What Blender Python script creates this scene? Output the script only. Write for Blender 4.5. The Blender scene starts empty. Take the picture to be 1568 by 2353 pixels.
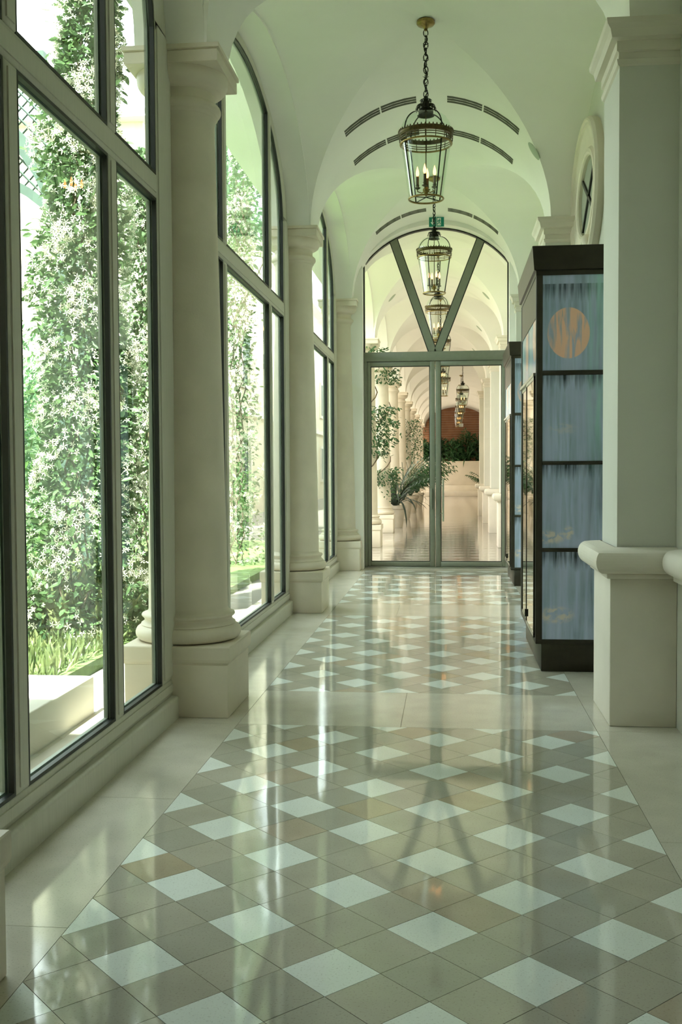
import bpy, bmesh, math, random
import numpy as np
from mathutils import Vector, Matrix

random.seed(7)
rng = np.random.default_rng(11)
scene = bpy.context.scene
col = scene.collection

# ------------------------------------------------------------------ camera
IMG_W, IMG_H = 1568, 2353
FOCAL_PX = 2363.83
PITCH, YAW, ROLL = 0.0403646, -0.1054144, -0.0053929
EYE = Vector((0.0, 0.0, 1.5))
_f = Vector((math.sin(YAW) * math.cos(PITCH), math.cos(YAW) * math.cos(PITCH), -math.sin(PITCH)))
_r = Vector((math.cos(YAW), -math.sin(YAW), 0.0))
_u = _r.cross(_f)
_r2 = _r * math.cos(ROLL) + _u * math.sin(ROLL)
_u2 = _u * math.cos(ROLL) - _r * math.sin(ROLL)
cam_data = bpy.data.cameras.new('camera')
cam = bpy.data.objects.new('camera', cam_data)
col.objects.link(cam)
cam_data.sensor_fit = 'VERTICAL'
cam_data.sensor_height = 36.0
cam_data.sensor_width = 36.0
cam_data.lens = FOCAL_PX / IMG_H * 36.0
cam_data.clip_start = 0.05
cam_data.clip_end = 400
M = Matrix((( _r2.x, _u2.x, -_f.x, EYE.x), (_r2.y, _u2.y, -_f.y, EYE.y), (_r2.z, _u2.z, -_f.z, EYE.z), (0, 0, 0, 1)))
cam.matrix_world = M
scene.camera = cam

# ------------------------------------------------------------------ sky, sun, exposure
world = bpy.data.worlds.new('world')
scene.world = world
world.use_nodes = True
bg = world.node_tree.nodes['Background']
bg.inputs['Color'].default_value = (1.0, 0.97, 0.97, 1)
bg.inputs['Strength'].default_value = 1.0
sun_data = bpy.data.lights.new('sun', 'SUN')
sun_data.energy = 3.6
sun_data.angle = math.radians(0.6)
sun_data.color = (1.0, 0.95, 0.84)
sun = bpy.data.objects.new('sun', sun_data)
col.objects.link(sun)
SUN_DIR = Vector((-0.13, -0.50, 0.85)).normalized()
sun.rotation_euler = SUN_DIR.to_track_quat('Z', 'Y').to_euler()
sun.location = (-6, -4, 20)
scene.view_settings.view_transform = 'Standard'
scene.view_settings.look = 'None'
scene.view_settings.gamma = 1.0
scene.view_settings.use_curve_mapping = False
scene.view_settings.exposure = 3.2
scene.cycles.transparent_max_bounces = 32
scene.cycles.max_bounces = 14
scene.cycles.diffuse_bounces = 8
scene.cycles.use_denoising = True
scene.cycles.caustics_reflective = False
scene.cycles.caustics_refractive = False

# ------------------------------------------------------------------ materials
MATS = {}
def principled(name):
    m = bpy.data.materials.new(name)
    m.use_nodes = True
    MATS[name] = m
    nt = m.node_tree
    return m, nt, nt.nodes['Principled BSDF'], nt.nodes['Material Output']

def simple(name, c, rough=0.5, metal=0.0, var=0.0, scale=6.0, bump=0.0, bscale=60.0, spec=0.5, c2=None, detail=6.0, stretch=None):
    m, nt, b, o = principled(name)
    b.inputs['Roughness'].default_value = rough
    b.inputs['Metallic'].default_value = metal
    b.inputs['Specular IOR Level'].default_value = spec
    tc = nt.nodes.new('ShaderNodeTexCoord')
    vec = tc.outputs['Object']
    if stretch:
        mp = nt.nodes.new('ShaderNodeMapping'); mp.inputs['Scale'].default_value = stretch
        nt.links.new(vec, mp.inputs['Vector']); vec = mp.outputs['Vector']
    n = nt.nodes.new('ShaderNodeTexNoise')
    n.inputs['Scale'].default_value = scale; n.inputs['Detail'].default_value = detail
    nt.links.new(vec, n.inputs['Vector'])
    r = nt.nodes.new('ShaderNodeValToRGB')
    if c2 is None:
        c2 = tuple(min(1.0, x * (1 + var)) for x in c); c = tuple(x * (1 - var) for x in c)
    r.color_ramp.elements[0].position = 0.3; r.color_ramp.elements[1].position = 0.7
    r.color_ramp.elements[0].color = (*c, 1); r.color_ramp.elements[1].color = (*c2, 1)
    nt.links.new(n.outputs['Fac'], r.inputs['Fac'])
    nt.links.new(r.outputs['Color'], b.inputs['Base Color'])
    if bump > 0:
        n2 = nt.nodes.new('ShaderNodeTexNoise'); n2.inputs['Scale'].default_value = bscale; n2.inputs['Detail'].default_value = 4
        nt.links.new(vec, n2.inputs['Vector'])
        bp = nt.nodes.new('ShaderNodeBump'); bp.inputs['Strength'].default_value = bump; bp.inputs['Distance'].default_value = 0.01
        nt.links.new(n2.outputs['Fac'], bp.inputs['Height']); nt.links.new(bp.outputs['Normal'], b.inputs['Normal'])
    return m

def polished(name, c, var=0.07, rough=0.05, speck=True):
    """polished stone: cloudy tone, small dark pores, faint waviness of the polish"""
    m, nt, b, o = principled(name)
    b.inputs['Roughness'].default_value = rough
    b.inputs['Specular IOR Level'].default_value = 0.8
    tc = nt.nodes.new('ShaderNodeTexCoord'); vec = tc.outputs['Object']
    n = nt.nodes.new('ShaderNodeTexNoise'); n.inputs['Scale'].default_value = 5; n.inputs['Detail'].default_value = 8
    nt.links.new(vec, n.inputs['Vector'])
    r = nt.nodes.new('ShaderNodeValToRGB')
    r.color_ramp.elements[0].position = 0.3; r.color_ramp.elements[1].position = 0.72
    r.color_ramp.elements[0].color = (*[x * (1 - var) for x in c], 1); r.color_ramp.elements[1].color = (*[x * (1 + var) for x in c], 1)
    nt.links.new(n.outputs['Fac'], r.inputs['Fac'])
    v = nt.nodes.new('ShaderNodeTexNoise'); v.inputs['Scale'].default_value = 140; v.inputs['Detail'].default_value = 2
    nt.links.new(vec, v.inputs['Vector'])
    r2 = nt.nodes.new('ShaderNodeValToRGB')
    r2.color_ramp.elements[0].position = 0.25; r2.color_ramp.elements[1].position = 0.42
    r2.color_ramp.elements[0].color = (0.72, 0.70, 0.68, 1); r2.color_ramp.elements[1].color = (1, 1, 1, 1)
    nt.links.new(v.outputs['Fac'], r2.inputs['Fac'])
    mx = nt.nodes.new('ShaderNodeMix'); mx.data_type = 'RGBA'; mx.blend_type = 'MULTIPLY'; mx.inputs['Factor'].default_value = 1.0
    nt.links.new(r.outputs['Color'], mx.inputs['A']); nt.links.new(r2.outputs['Color'], mx.inputs['B'])
    nt.links.new(mx.outputs['Result'], b.inputs['Base Color'])
    n2 = nt.nodes.new('ShaderNodeTexNoise'); n2.inputs['Scale'].default_value = 3.0; n2.inputs['Detail'].default_value = 2
    nt.links.new(vec, n2.inputs['Vector'])
    bp = nt.nodes.new('ShaderNodeBump'); bp.inputs['Strength'].default_value = 0.05; bp.inputs['Distance'].default_value = 0.02
    nt.links.new(n2.outputs['Fac'], bp.inputs['Height']); nt.links.new(bp.outputs['Normal'], b.inputs['Normal'])
    return m

def glass(name, tint, boost=1.0, rough=0.0):
    m = bpy.data.materials.new(name); m.use_nodes = True; MATS[name] = m
    nt = m.node_tree; nt.nodes.clear()
    o = nt.nodes.new('ShaderNodeOutputMaterial')
    t = nt.nodes.new('ShaderNodeBsdfTransparent'); t.inputs['Color'].default_value = (*tint, 1)
    g = nt.nodes.new('ShaderNodeBsdfGlossy'); g.inputs['Roughness'].default_value = rough
    g.inputs['Color'].default_value = (0.95, 1, 0.97, 1)
    fr = nt.nodes.new('ShaderNodeFresnel'); fr.inputs['IOR'].default_value = 1.5
    geo = nt.nodes.new('ShaderNodeNewGeometry')
    inv = nt.nodes.new('ShaderNodeMath'); inv.operation = 'SUBTRACT'; inv.inputs[0].default_value = 1.0
    nt.links.new(geo.outputs['Backfacing'], inv.inputs[1])
    mu = nt.nodes.new('ShaderNodeMath'); mu.operation = 'MULTIPLY'
    nt.links.new(fr.outputs['Fac'], mu.inputs[0]); nt.links.new(inv.outputs['Value'], mu.inputs[1])
    mb = nt.nodes.new('ShaderNodeMath'); mb.operation = 'MULTIPLY'; mb.use_clamp = True; mb.inputs[1].default_value = boost
    nt.links.new(mu.outputs['Value'], mb.inputs[0])
    mx = nt.nodes.new('ShaderNodeMixShader')
    nt.links.new(mb.outputs['Value'], mx.inputs['Fac']); nt.links.new(t.outputs['BSDF'], mx.inputs[1]); nt.links.new(g.outputs['BSDF'], mx.inputs[2])
    nt.links.new(mx.outputs['Shader'], o.inputs['Surface'])
    return m

def leafmat(name, c1, c2, trans=0.35, scale=9.0, rough=0.45):
    m = bpy.data.materials.new(name); m.use_nodes = True; MATS[name] = m
    nt = m.node_tree; b = nt.nodes['Principled BSDF']; o = nt.nodes['Material Output']
    b.inputs['Roughness'].default_value = rough
    tc = nt.nodes.new('ShaderNodeTexCoord')
    n = nt.nodes.new('ShaderNodeTexNoise'); n.inputs['Scale'].default_value = scale; n.inputs['Detail'].default_value = 3
    nt.links.new(tc.outputs['Object'], n.inputs['Vector'])
    r = nt.nodes.new('ShaderNodeValToRGB'); r.color_ramp.elements[0].position = 0.35; r.color_ramp.elements[1].position = 0.65
    r.color_ramp.elements[0].color = (*c1, 1); r.color_ramp.elements[1].color = (*c2, 1)
    nt.links.new(n.outputs['Fac'], r.inputs['Fac']); nt.links.new(r.outputs['Color'], b.inputs['Base Color'])
    t = nt.nodes.new('ShaderNodeBsdfTranslucent'); nt.links.new(r.outputs['Color'], t.inputs['Color'])
    mx = nt.nodes.new('ShaderNodeMixShader'); mx.inputs['Fac'].default_value = trans
    nt.links.new(b.outputs['BSDF'], mx.inputs[1]); nt.links.new(t.outputs['BSDF'], mx.inputs[2]); nt.links.new(mx.outputs['Shader'], o.inputs['Surface'])
    return m

def emit(name, c, s):
    m = bpy.data.materials.new(name); m.use_nodes = True; MATS[name] = m
    b = m.node_tree.nodes['Principled BSDF']
    b.inputs['Base Color'].default_value = (*c, 1); b.inputs['Emission Color'].default_value = (*c, 1); b.inputs['Emission Strength'].default_value = s
    return m

simple('plaster', (0.89, 0.88, 0.84), 0.85, var=0.025, scale=1.3, bump=0.04, bscale=120)
simple('wall_paint', (0.63, 0.625, 0.565), 0.8, var=0.03, scale=1.1, bump=0.04, bscale=140)
simple('limestone', (0.74, 0.67, 0.56), 0.6, var=0.06, scale=4.0, bump=0.08, bscale=90)
simple('pale_limestone', (0.70, 0.65, 0.57), 0.6, var=0.05, scale=3.0, bump=0.06, bscale=80)
simple('frame_paint', (0.63, 0.61, 0.53), 0.5, var=0.05, scale=3.0, stretch=(30, 30, 2))
simple('gasket_rubber', (0.008, 0.010, 0.009), 0.5)
simple('frame_bead', (0.33, 0.36, 0.31), 0.45)
simple('door_metal', (0.21, 0.225, 0.175), 0.45, var=0.04, scale=20)
simple('steel', (0.42, 0.43, 0.38), 0.32, metal=0.85)
simple('bronze', (0.030, 0.026, 0.017), 0.42, var=0.2, scale=14, metal=0.35)
simple('dark_brass', (0.085, 0.060, 0.022), 0.40, metal=0.8, var=0.35, scale=40)
simple('brass', (0.30, 0.21, 0.075), 0.32, metal=0.9, var=0.25, scale=50)
simple('black_iron', (0.018, 0.017, 0.011), 0.5, metal=0.6, var=0.3, scale=60)
simple('candle_sleeve', (0.12, 0.10, 0.055), 0.5, metal=0.3)
simple('vent_slot_shade', (0.055, 0.06, 0.04), 0.7)
simple('speaker_mesh', (0.36, 0.42, 0.33), 0.7)
simple('mirror_glass', (0.80, 0.84, 0.78), 0.02, metal=1.0)
simple('sign_green', (0.0, 0.235, 0.17), 0.35)
simple('sign_white', (0.85, 0.88, 0.85), 0.4)
simple('rear_dark_wood', (0.12, 0.08, 0.055), 0.45, var=0.25, scale=3, stretch=(8, 8, 0.7))  # dark tone given to unseen rear walls to cut bounced light
simple('grout', (0.21, 0.19, 0.145), 0.7, var=0.1, scale=20)
simple('soil', (0.10, 0.075, 0.05), 0.9, var=0.4, scale=9, bump=0.4, bscale=40)
simple('lawn', (0.16, 0.24, 0.07), 0.9, var=0.35, scale=5, bump=0.5, bscale=60)
simple('paving', (0.42, 0.37, 0.30), 0.7, var=0.08, scale=2.5, bump=0.05)
simple('gravel', (0.21, 0.19, 0.165), 0.9, var=0.1, scale=3, bump=0.3, bscale=70)
simple('terracotta', (0.42, 0.20, 0.10), 0.8, var=0.25, scale=4, bump=0.2)
simple('stone_pot', (0.56, 0.51, 0.43), 0.7, var=0.1, scale=6, bump=0.15, bscale=40)
simple('bark', (0.13, 0.095, 0.06), 0.9, var=0.3, scale=10, bump=0.5, bscale=30)
simple('green_timber', (0.05, 0.085, 0.065), 0.6, var=0.2, scale=12)
simple('brick', (0.30, 0.14, 0.075), 0.85, var=0.2, scale=3, bump=0.2, bscale=50)
simple('mortar', (0.42, 0.33, 0.26), 0.9, var=0.1)
simple('facade', (0.66, 0.58, 0.42), 0.8, var=0.06, scale=1.0)
simple('roof_tile', (0.38, 0.16, 0.09), 0.8, var=0.25, scale=8)
polished('tile_white', (0.80, 0.84, 0.80), 0.03)
polished('tile_greige', (0.45, 0.42, 0.35), 0.06)
polished('tile_grey', (0.41, 0.39, 0.33), 0.06)
polished('tile_tan', (0.44, 0.37, 0.265), 0.09)
polished('tile_rose', (0.46, 0.385, 0.30), 0.08)
polished('slab', (0.58, 0.545, 0.465), 0.07, rough=0.10)
leafmat('jasmine_leaf', (0.04, 0.085, 0.03), (0.15, 0.24, 0.09), 0.35)
leafmat('shrub_leaf', (0.05, 0.13, 0.035), (0.19, 0.33, 0.09), 0.4, scale=2.5)
leafmat('tree_leaf', (0.05, 0.12, 0.055), (0.14, 0.25, 0.11), 0.4, scale=3)
leafmat('grass_blade', (0.12, 0.17, 0.05), (0.27, 0.29, 0.12), 0.4, scale=4)
leafmat('petal', (0.74, 0.66, 0.50), (0.86, 0.84, 0.72), 0.4, scale=14)
leafmat('ivy_leaf', (0.02, 0.075, 0.022), (0.06, 0.15, 0.05), 0.25, scale=8)
leafmat('palm_leaf', (0.015, 0.07, 0.022), (0.05, 0.14, 0.045), 0.25, scale=3)
leafmat('yucca_leaf', (0.012, 0.030, 0.018), (0.040, 0.06, 0.038), 0.1, scale=6, rough=0.75)
glass('window_glass', (0.892, 0.988, 0.972), 1.25)
glass('door_glass', (0.97, 0.98, 0.965), 1.0)
glass('lantern_glass', (0.91, 0.955, 0.92), 1.3)
emit('bulb_glow', (1.0, 0.40, 0.13), 0.7)

def loggia_floor_material():
    """the same gingham of lozenges, but on a floor too far away to tell the tiles apart"""
    m, nt, b, o = principled('loggia_floor')
    b.inputs['Roughness'].default_value = 0.09
    tc = nt.nodes.new('ShaderNodeTexCoord')
    mp = nt.nodes.new('ShaderNodeMapping'); mp.inputs['Rotation'].default_value = (0, 0, math.radians(45))
    nt.links.new(tc.outputs['Object'], mp.inputs['Vector'])
    ck = nt.nodes.new('ShaderNodeTexChecker'); ck.inputs['Scale'].default_value = 2.367
    ck.inputs['Color1'].default_value = (0.46, 0.43, 0.38, 1); ck.inputs['Color2'].default_value = (0.22, 0.19, 0.155, 1)
    nt.links.new(mp.outputs['Vector'], ck.inputs['Vector'])
    nt.links.new(ck.outputs['Color'], b.inputs['Base Color'])
    n2 = nt.nodes.new('ShaderNodeTexNoise'); n2.inputs['Scale'].default_value = 1.6
    nt.links.new(tc.outputs['Object'], n2.inputs['Vector'])
    bp = nt.nodes.new('ShaderNodeBump'); bp.inputs['Strength'].default_value = 0.12; bp.inputs['Distance'].default_value = 0.02
    nt.links.new(n2.outputs['Fac'], bp.inputs['Height']); nt.links.new(bp.outputs['Normal'], b.inputs['Normal'])
loggia_floor_material()

def art_material():
    """blue glass print: vertical washes of slate, teal and ink; an orange disc high up; pale drifts low down.
    Object space: x across the panel sheet (0..0.62), z height above the floor"""
    m, nt, b, o = principled('blue_print')
    L = nt.links.new
    N = nt.nodes.new
    b.inputs['Roughness'].default_value = 0.16
    b.inputs['Specular IOR Level'].default_value = 0.5
    tc = N('ShaderNodeTexCoord')
    def noise(scale, sc, detail=5.0, dist=0.0):
        mp = N('ShaderNodeMapping'); mp.inputs['Scale'].default_value = scale; L(tc.outputs['Object'], mp.inputs['Vector'])
        n = N('ShaderNodeTexNoise'); n.inputs['Scale'].default_value = sc; n.inputs['Detail'].default_value = detail; n.inputs['Distortion'].default_value = dist
        L(mp.outputs['Vector'], n.inputs['Vector']); return n.outputs['Fac']
    def ramp(fac, stops):
        r = N('ShaderNodeValToRGB'); e = r.color_ramp.elements
        while len(e) < len(stops): e.new(0.5)
        for i, (p, c) in enumerate(stops):
            e[i].position = p; e[i].color = (*c, 1) if len(c) == 3 else c
        L(fac, r.inputs['Fac']); return r.outputs['Color']
    def math_(op, a, bb, clamp=False):
        n = N('ShaderNodeMath'); n.operation = op; n.use_clamp = clamp
        for i, v in enumerate((a, bb)):
            if v is None: continue
            if isinstance(v, (int, float)): n.inputs[i].default_value = v
            else: L(v, n.inputs[i])
        return n.outputs['Value']
    def mix(fac, a, bb, mode='MIX'):
        n = N('ShaderNodeMix'); n.data_type = 'RGBA'; n.blend_type = mode
        if isinstance(fac, (int, float)): n.inputs['Factor'].default_value = fac
        else: L(fac, n.inputs['Factor'])
        for k, v in (('A', a), ('B', bb)):
            if isinstance(v, tuple): n.inputs[k].default_value = (*v, 1)
            else: L(v, n.inputs[k])
        return n.outputs['Result']
    sep = N('ShaderNodeSeparateXYZ'); L(tc.outputs['Object'], sep.inputs['Vector'])
    X, Z = sep.outputs['X'], sep.outputs['Z']
    streak = noise((26, 1, 1.6), 1.0, 6, 0.4)
    base = ramp(streak, [(0.28, (0.21, 0.29, 0.38)), (0.46, (0.32, 0.42, 0.56)), (0.62, (0.44, 0.53, 0.74)), (0.8, (0.50, 0.65, 0.78))])
    cloud = noise((3, 1, 2), 1.4, 3)
    base = mix(ramp(cloud, [(0.35, (0, 0, 0)), (0.7, (1, 1, 1))]), base, (0.44, 0.50, 0.72))
    # ink drips near the top of each sheet and along its right side
    drip = noise((34, 1, 2.2), 1.0, 4, 0.2)
    zt = math_('MODULO', math_('ADD', Z, 0.42), 0.655)
    topm = math_('MULTIPLY', math_('SUBTRACT', zt, 0.40, True), 4.5, True)
    ink = math_('MULTIPLY', math_('SUBTRACT', math_('MULTIPLY', drip, topm), 0.30, True), 3.0, True)
    base = mix(ink, base, (0.020, 0.036, 0.044))
    side = math_('MULTIPLY', math_('SUBTRACT', X, 0.30, True), 9.0, True)
    sn = noise((14, 1, 1.1), 1.0, 5, 0.5)
    side = math_('MULTIPLY', side, ramp(sn, [(0.4, (0, 0, 0)), (0.6, (1, 1, 1))]), True)
    hi = math_('MULTIPLY', math_('SUBTRACT', Z, 1.3, True), 1.5, True)
    base = mix(math_('MULTIPLY', side, hi, True), base, (0.38, 0.68, 0.66))
    base = mix(math_('MULTIPLY', math_('MULTIPLY', side, math_('SUBTRACT', 1.0, hi)), 0.7, True), base, (0.020, 0.040, 0.050))
    # disc with streaks worn away
    def ell(cx, cz, rx, rz):
        a = math_('DIVIDE', math_('SUBTRACT', X, cx), rx); c = math_('DIVIDE', math_('SUBTRACT', Z, cz), rz)
        return math_('SQRT', math_('ADD', math_('MULTIPLY', a, a), math_('MULTIPLY', c, c)), None)
    d = ell(0.188, 2.497, 0.155, 0.188)
    disc = math_('MULTIPLY', math_('SUBTRACT', 1.0, d, True), 40.0, True)
    worn = noise((24, 1, 3.0), 1.0, 5, 0.6)
    disc = math_('MULTIPLY', disc, ramp(worn, [(0.36, (0.12, 0.12, 0.12)), (0.52, (1, 1, 1))]), True)
    base = mix(math_('MULTIPLY', disc, 0.92), base, (1.0, 0.60, 0.43))
    # pale drifts
    for (cx, cz, rx, rz) in ((0.10, 0.42, 0.15, 0.075), (0.06, 1.00, 0.13, 0.06), (0.19, 1.03, 0.05, 0.06), (0.15, 1.80, 0.12, 0.05)):
        e = ell(cx, cz, rx, rz)
        k = math_('MULTIPLY', math_('SUBTRACT', 1.0, e, True), 2.2, True)
        k = math_('MULTIPLY', k, ramp(noise((18, 1, 22), 1.0, 4, 0.8), [(0.42, (0, 0, 0)), (0.58, (1, 1, 1))]), True)
        base = mix(math_('MULTIPLY', k, 0.8 if cz < 1.5 else 0.35), base, (0.75, 0.66, 0.60))
    L(base, b.inputs['Base Color'])
art_material()

# ------------------------------------------------------------------ mesh helpers
class MB:
    """collects polygons; build() links them as ONE mesh object"""
    def __init__(s): s.v = []; s.f = []; s.m = []
    def add(s, verts, faces, mi=0):
        k = len(s.v); s.v += [tuple(v) for v in verts]
        for f in faces: s.f.append(tuple(i + k for i in f)); s.m.append(mi)
        return s
    def box(s, x0, x1, y0, y1, z0, z1, mi=0):
        V = [(x0, y0, z0), (x1, y0, z0), (x1, y1, z0), (x0, y1, z0), (x0, y0, z1), (x1, y0, z1), (x1, y1, z1), (x0, y1, z1)]
        return s.add(V, [(0, 3, 2, 1), (4, 5, 6, 7), (0, 1, 5, 4), (1, 2, 6, 5), (2, 3, 7, 6), (3, 0, 4, 7)], mi)
    def lathe(s, prof, seg=32, c=(0, 0, 0), cap0=False, cap1=False, mi=0):
        n = len(prof); V = []
        for i in range(seg):
            a = 2 * math.pi * i / seg
            for r, z in prof: V.append((c[0] + r * math.cos(a), c[1] + r * math.sin(a), c[2] + z))
        F = []
        for i in range(seg):
            j = (i + 1) % seg
            for k in range(n - 1): F.append((i * n + k, j * n + k, j * n + k + 1, i * n + k + 1))
        if cap0: F.append(tuple(i * n for i in range(seg))[::-1])
        if cap1: F.append(tuple(i * n + n - 1 for i in range(seg)))
        return s.add(V, F, mi)
    def tube(s, path, r, seg=6, closed=False, mi=0, cap=True):
        P = [Vector(p) for p in path]; n = len(P); V = []; F = []
        rr = r if isinstance(r, (list, tuple)) else [r] * n
        for i, p in enumerate(P):
            a = P[(i - 1) % n] if (i > 0 or closed) else p; b = P[(i + 1) % n] if (i < n - 1 or closed) else p
            t = (b - a).normalized()
            up = Vector((0, 0, 1)) if abs(t.z) < 0.9 else Vector((1, 0, 0))
            x = t.cross(up).normalized(); y = x.cross(t)
            for k in range(seg):
                q = 2 * math.pi * k / seg
                V.append(p + (x * math.cos(q) + y * math.sin(q)) * rr[i])
        for i in range(n if closed else n - 1):
            j = (i + 1) % n
            for k in range(seg):
                l = (k + 1) % seg; F.append((i * seg + k, i * seg + l, j * seg + l, j * seg + k))
        if cap and not closed:
            F.append(tuple(range(seg))); F.append(tuple((n - 1) * seg + k for k in range(seg))[::-1])
        return s.add(V, F, mi)
    def prism(s, poly, lo, hi, plane='yz', mi=0):
        """extrude a 2D polygon along the remaining axis"""
        n = len(poly)
        def P(a, b, t):
            return (t, a, b) if plane == 'yz' else ((a, t, b) if plane == 'xz' else (a, b, t))
        V = [P(a, b, lo) for a, b in poly] + [P(a, b, hi) for a, b in poly]
        F = [tuple(range(n)), tuple(range(2 * n - 1, n - 1, -1))] + [(i, (i + 1) % n, n + (i + 1) % n, n + i) for i in range(n)]
        return s.add(V, F, mi)
    def strip(s, A, B, close=False, mi=0):
        n = len(A); V = list(A) + list(B)
        F = [(i, (i + 1) % n, n + (i + 1) % n, n + i) for i in range(n if close else n - 1)]
        return s.add(V, F, mi)
    def build(s, name, mat, parent=None, smooth=False, angle=35, loc=None, fix=False):
        me = bpy.data.meshes.new(name)
        me.from_pydata([tuple(v) for v in s.v], [], s.f)
        mats = mat if isinstance(mat, (list, tuple)) else [mat]
        for m in mats: me.materials.append(MATS[m])
        if len(mats) > 1: me.polygons.foreach_set('material_index', s.m)
        if fix:
            bm = bmesh.new(); bm.from_mesh(me); bmesh.ops.recalc_face_normals(bm, faces=bm.faces); bm.to_mesh(me); bm.free()
        if smooth:
            me.polygons.foreach_set('use_smooth', [True] * len(me.polygons))
            me.set_sharp_from_angle(angle=math.radians(angle))
        me.update()
        o = bpy.data.objects.new(name, me); col.objects.link(o)
        if parent: o.parent = parent
        if loc: o.location = loc
        return o

def bevbox(name, x0, x1, y0, y1, z0, z1, bev, mat, parent=None, seg=2):
    bm = bmesh.new()
    vs = [bm.verts.new(v) for v in MB().box(x0, x1, y0, y1, z0, z1).v]
    for f in ((0, 3, 2, 1), (4, 5, 6, 7), (0, 1, 5, 4), (1, 2, 6, 5), (2, 3, 7, 6), (3, 0, 4, 7)): bm.faces.new([vs[i] for i in f])
    bmesh.ops.bevel(bm, geom=bm.edges[:] , offset=bev, segments=seg, affect='EDGES', profile=0.5)
    me = bpy.data.meshes.new(name); bm.to_mesh(me); bm.free()
    me.materials.append(MATS[mat])
    me.polygons.foreach_set('use_smooth', [True] * len(me.polygons)); me.set_sharp_from_angle(angle=math.radians(50))
    o = bpy.data.objects.new(name, me); col.objects.link(o)
    if parent: o.parent = parent
    return o

def empty(name, loc=(0, 0, 0), label=None, cat=None, group=None, kind=None, rz=0.0):
    o = bpy.data.objects.new(name, None); col.objects.link(o)
    o.location = loc; o.rotation_euler = (0, 0, rz); o.empty_display_size = 0.1
    return tag(o, label, cat, group, kind)
def tag(o, label=None, cat=None, group=None, kind=None):
    if label: o['label'] = label
    if cat: o['category'] = cat
    if group: o['group'] = group
    if kind: o['kind'] = kind
    return o
def copy_tree(o, parent=None):
    c = o.copy(); col.objects.link(c); c.parent = parent
    for ch in list(o.children): copy_tree(ch, c)
    return c
def arc(a0, a1, n): return [a0 + (a1 - a0) * i / (n - 1) for i in range(n)]

# ------------------------------------------------------------------ layout numbers (metres)
AXIS = -0.205                 # centre line of the corridor
COLX = -1.66                  # column axis
SPRING = 4.05                 # top of capitals
HALF, RISE = 1.23, 1.17       # longitudinal barrel
WALL_IN, WALL_OUT = -1.45, -1.88
WALL_R = 1.306
SHIFT, Y_WIDE = 0.65, 34.0   # beyond here the loggia is wider to the right
COLS = [-2.03, 2.57, 6.40, 11.0, 15.6] + [15.6 + 4.6 * k for k in range(1, 10)]
DOOR_Y = 15.78
LOG0, LOG1 = 15.95, 66.0

# ------------------------------------------------------------------ floor
floor = MB().box(-1.95, 1.70, -12.3, LOG0, -0.25, -0.006).build('floor', 'grout'); tag(floor, kind='structure')
D = 0.2987254; X0 = 0.24082; Y0 = 3.0049
def clip(poly, ax, val, keep_less):
    out = []
    for i in range(len(poly)):
        p, q = poly[i], poly[(i + 1) % len(poly)]
        pin = p[ax] <= val if keep_less else p[ax] >= val; qin = q[ax] <= val if keep_less else q[ax] >= val
        if pin: out.append(p)
        if pin != qin:
            t = (val - p[ax]) / (q[ax] - p[ax]); out.append((p[0] + t * (q[0] - p[0]), p[1] + t * (q[1] - p[1])))
    return out
def area(poly): return 0.5 * sum(poly[i][0] * poly[(i + 1) % len(poly)][1] - poly[(i + 1) % len(poly)][0] * poly[i][1] for i in range(len(poly)))
def inset(poly, g):
    """offset a convex counter-clockwise polygon inward by g"""
    n = len(poly); L = []
    for i in range(n):
        a, b = Vector(poly[i]), Vector(poly[(i + 1) % n]); d = (b - a)
        if d.length < 1e-6: continue
        d.normalize(); nrm = Vector((-d.y, d.x)); L.append((a + nrm * g, d))
    out = []
    for i in range(len(L)):
        (p, d), (q, e) = L[i - 1], L[i]; cr = d.x * e.y - d.y * e.x
        if abs(cr) < 1e-6: out.append((q.x, q.y)); continue
        t = ((q.x - p.x) * e.y - (q.y - p.y) * e.x) / cr; out.append((p.x + d.x * t, p.y + d.y * t))
    return out
FX0, FX1 = X0 - 5 * D, X0 + 2 * D
tiles = []
def lozenge_field(y_lo, y_hi, yorg, par):
    """gingham laid on the diagonal: every second tile of every second row is white"""
    s = D / 2
    n0, n1 = int((y_lo - yorg) / s) - 2, int((y_hi - yorg) / s) + 2
    for n in range(n0, n1 + 1):
        for m in range(-12, 7):
            if (m + n) % 2: continue
            cx, cy = X0 + m * s, yorg + n * s
            poly = [(cx - s, cy), (cx, cy - s), (cx + s, cy), (cx, cy + s)]
            for ax, val, less in ((0, FX0, False), (0, FX1, True), (1, y_lo, False), (1, y_hi, True)):
                poly = clip(poly, ax, val, less)
                if len(poly) < 3: break
            if len(poly) < 3 or area(poly) < 6e-4: continue
            white = (m % 2 == 0 and n % 2 == 0 and ((m // 2 + n // 2) % 2 == par))
            tiles.append((cy, poly, white))
lozenge_field(-2.9, 5.955, Y0, 0)
lozenge_field(6.885, 10.55, Y0 + 13 * D, 0)
lozenge_field(11.45, 15.30, Y0 + 13 * D + 15 * D, 0)
TILE_MATS = ['tile_white', 'tile_greige', 'tile_grey', 'tile_tan', 'tile_rose', 'slab']
def tile_color(white):
    if white: return 0
    return random.choices([1, 2, 3, 4], [0.55, 0.33, 0.06, 0.06])[0]
tile_rest = MB()
tiles.sort(key=lambda t: t[0] if t[0] > 2.3 else 100)
for i, (cy, poly, white) in enumerate(tiles):
    mi = tile_color(white)
    q = inset(poly, 0.0011)
    if len(q) < 3 or area(q) < 2e-4: continue
    dz = random.uniform(-0.0002, 0.0002)
    if i < 262:
        tag(MB().prism(q, -0.006, dz, 'xy').build('tile', TILE_MATS[mi], floor, fix=True))
    else:
        tile_rest.prism(q, -0.006, dz, 'xy', mi)
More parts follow.
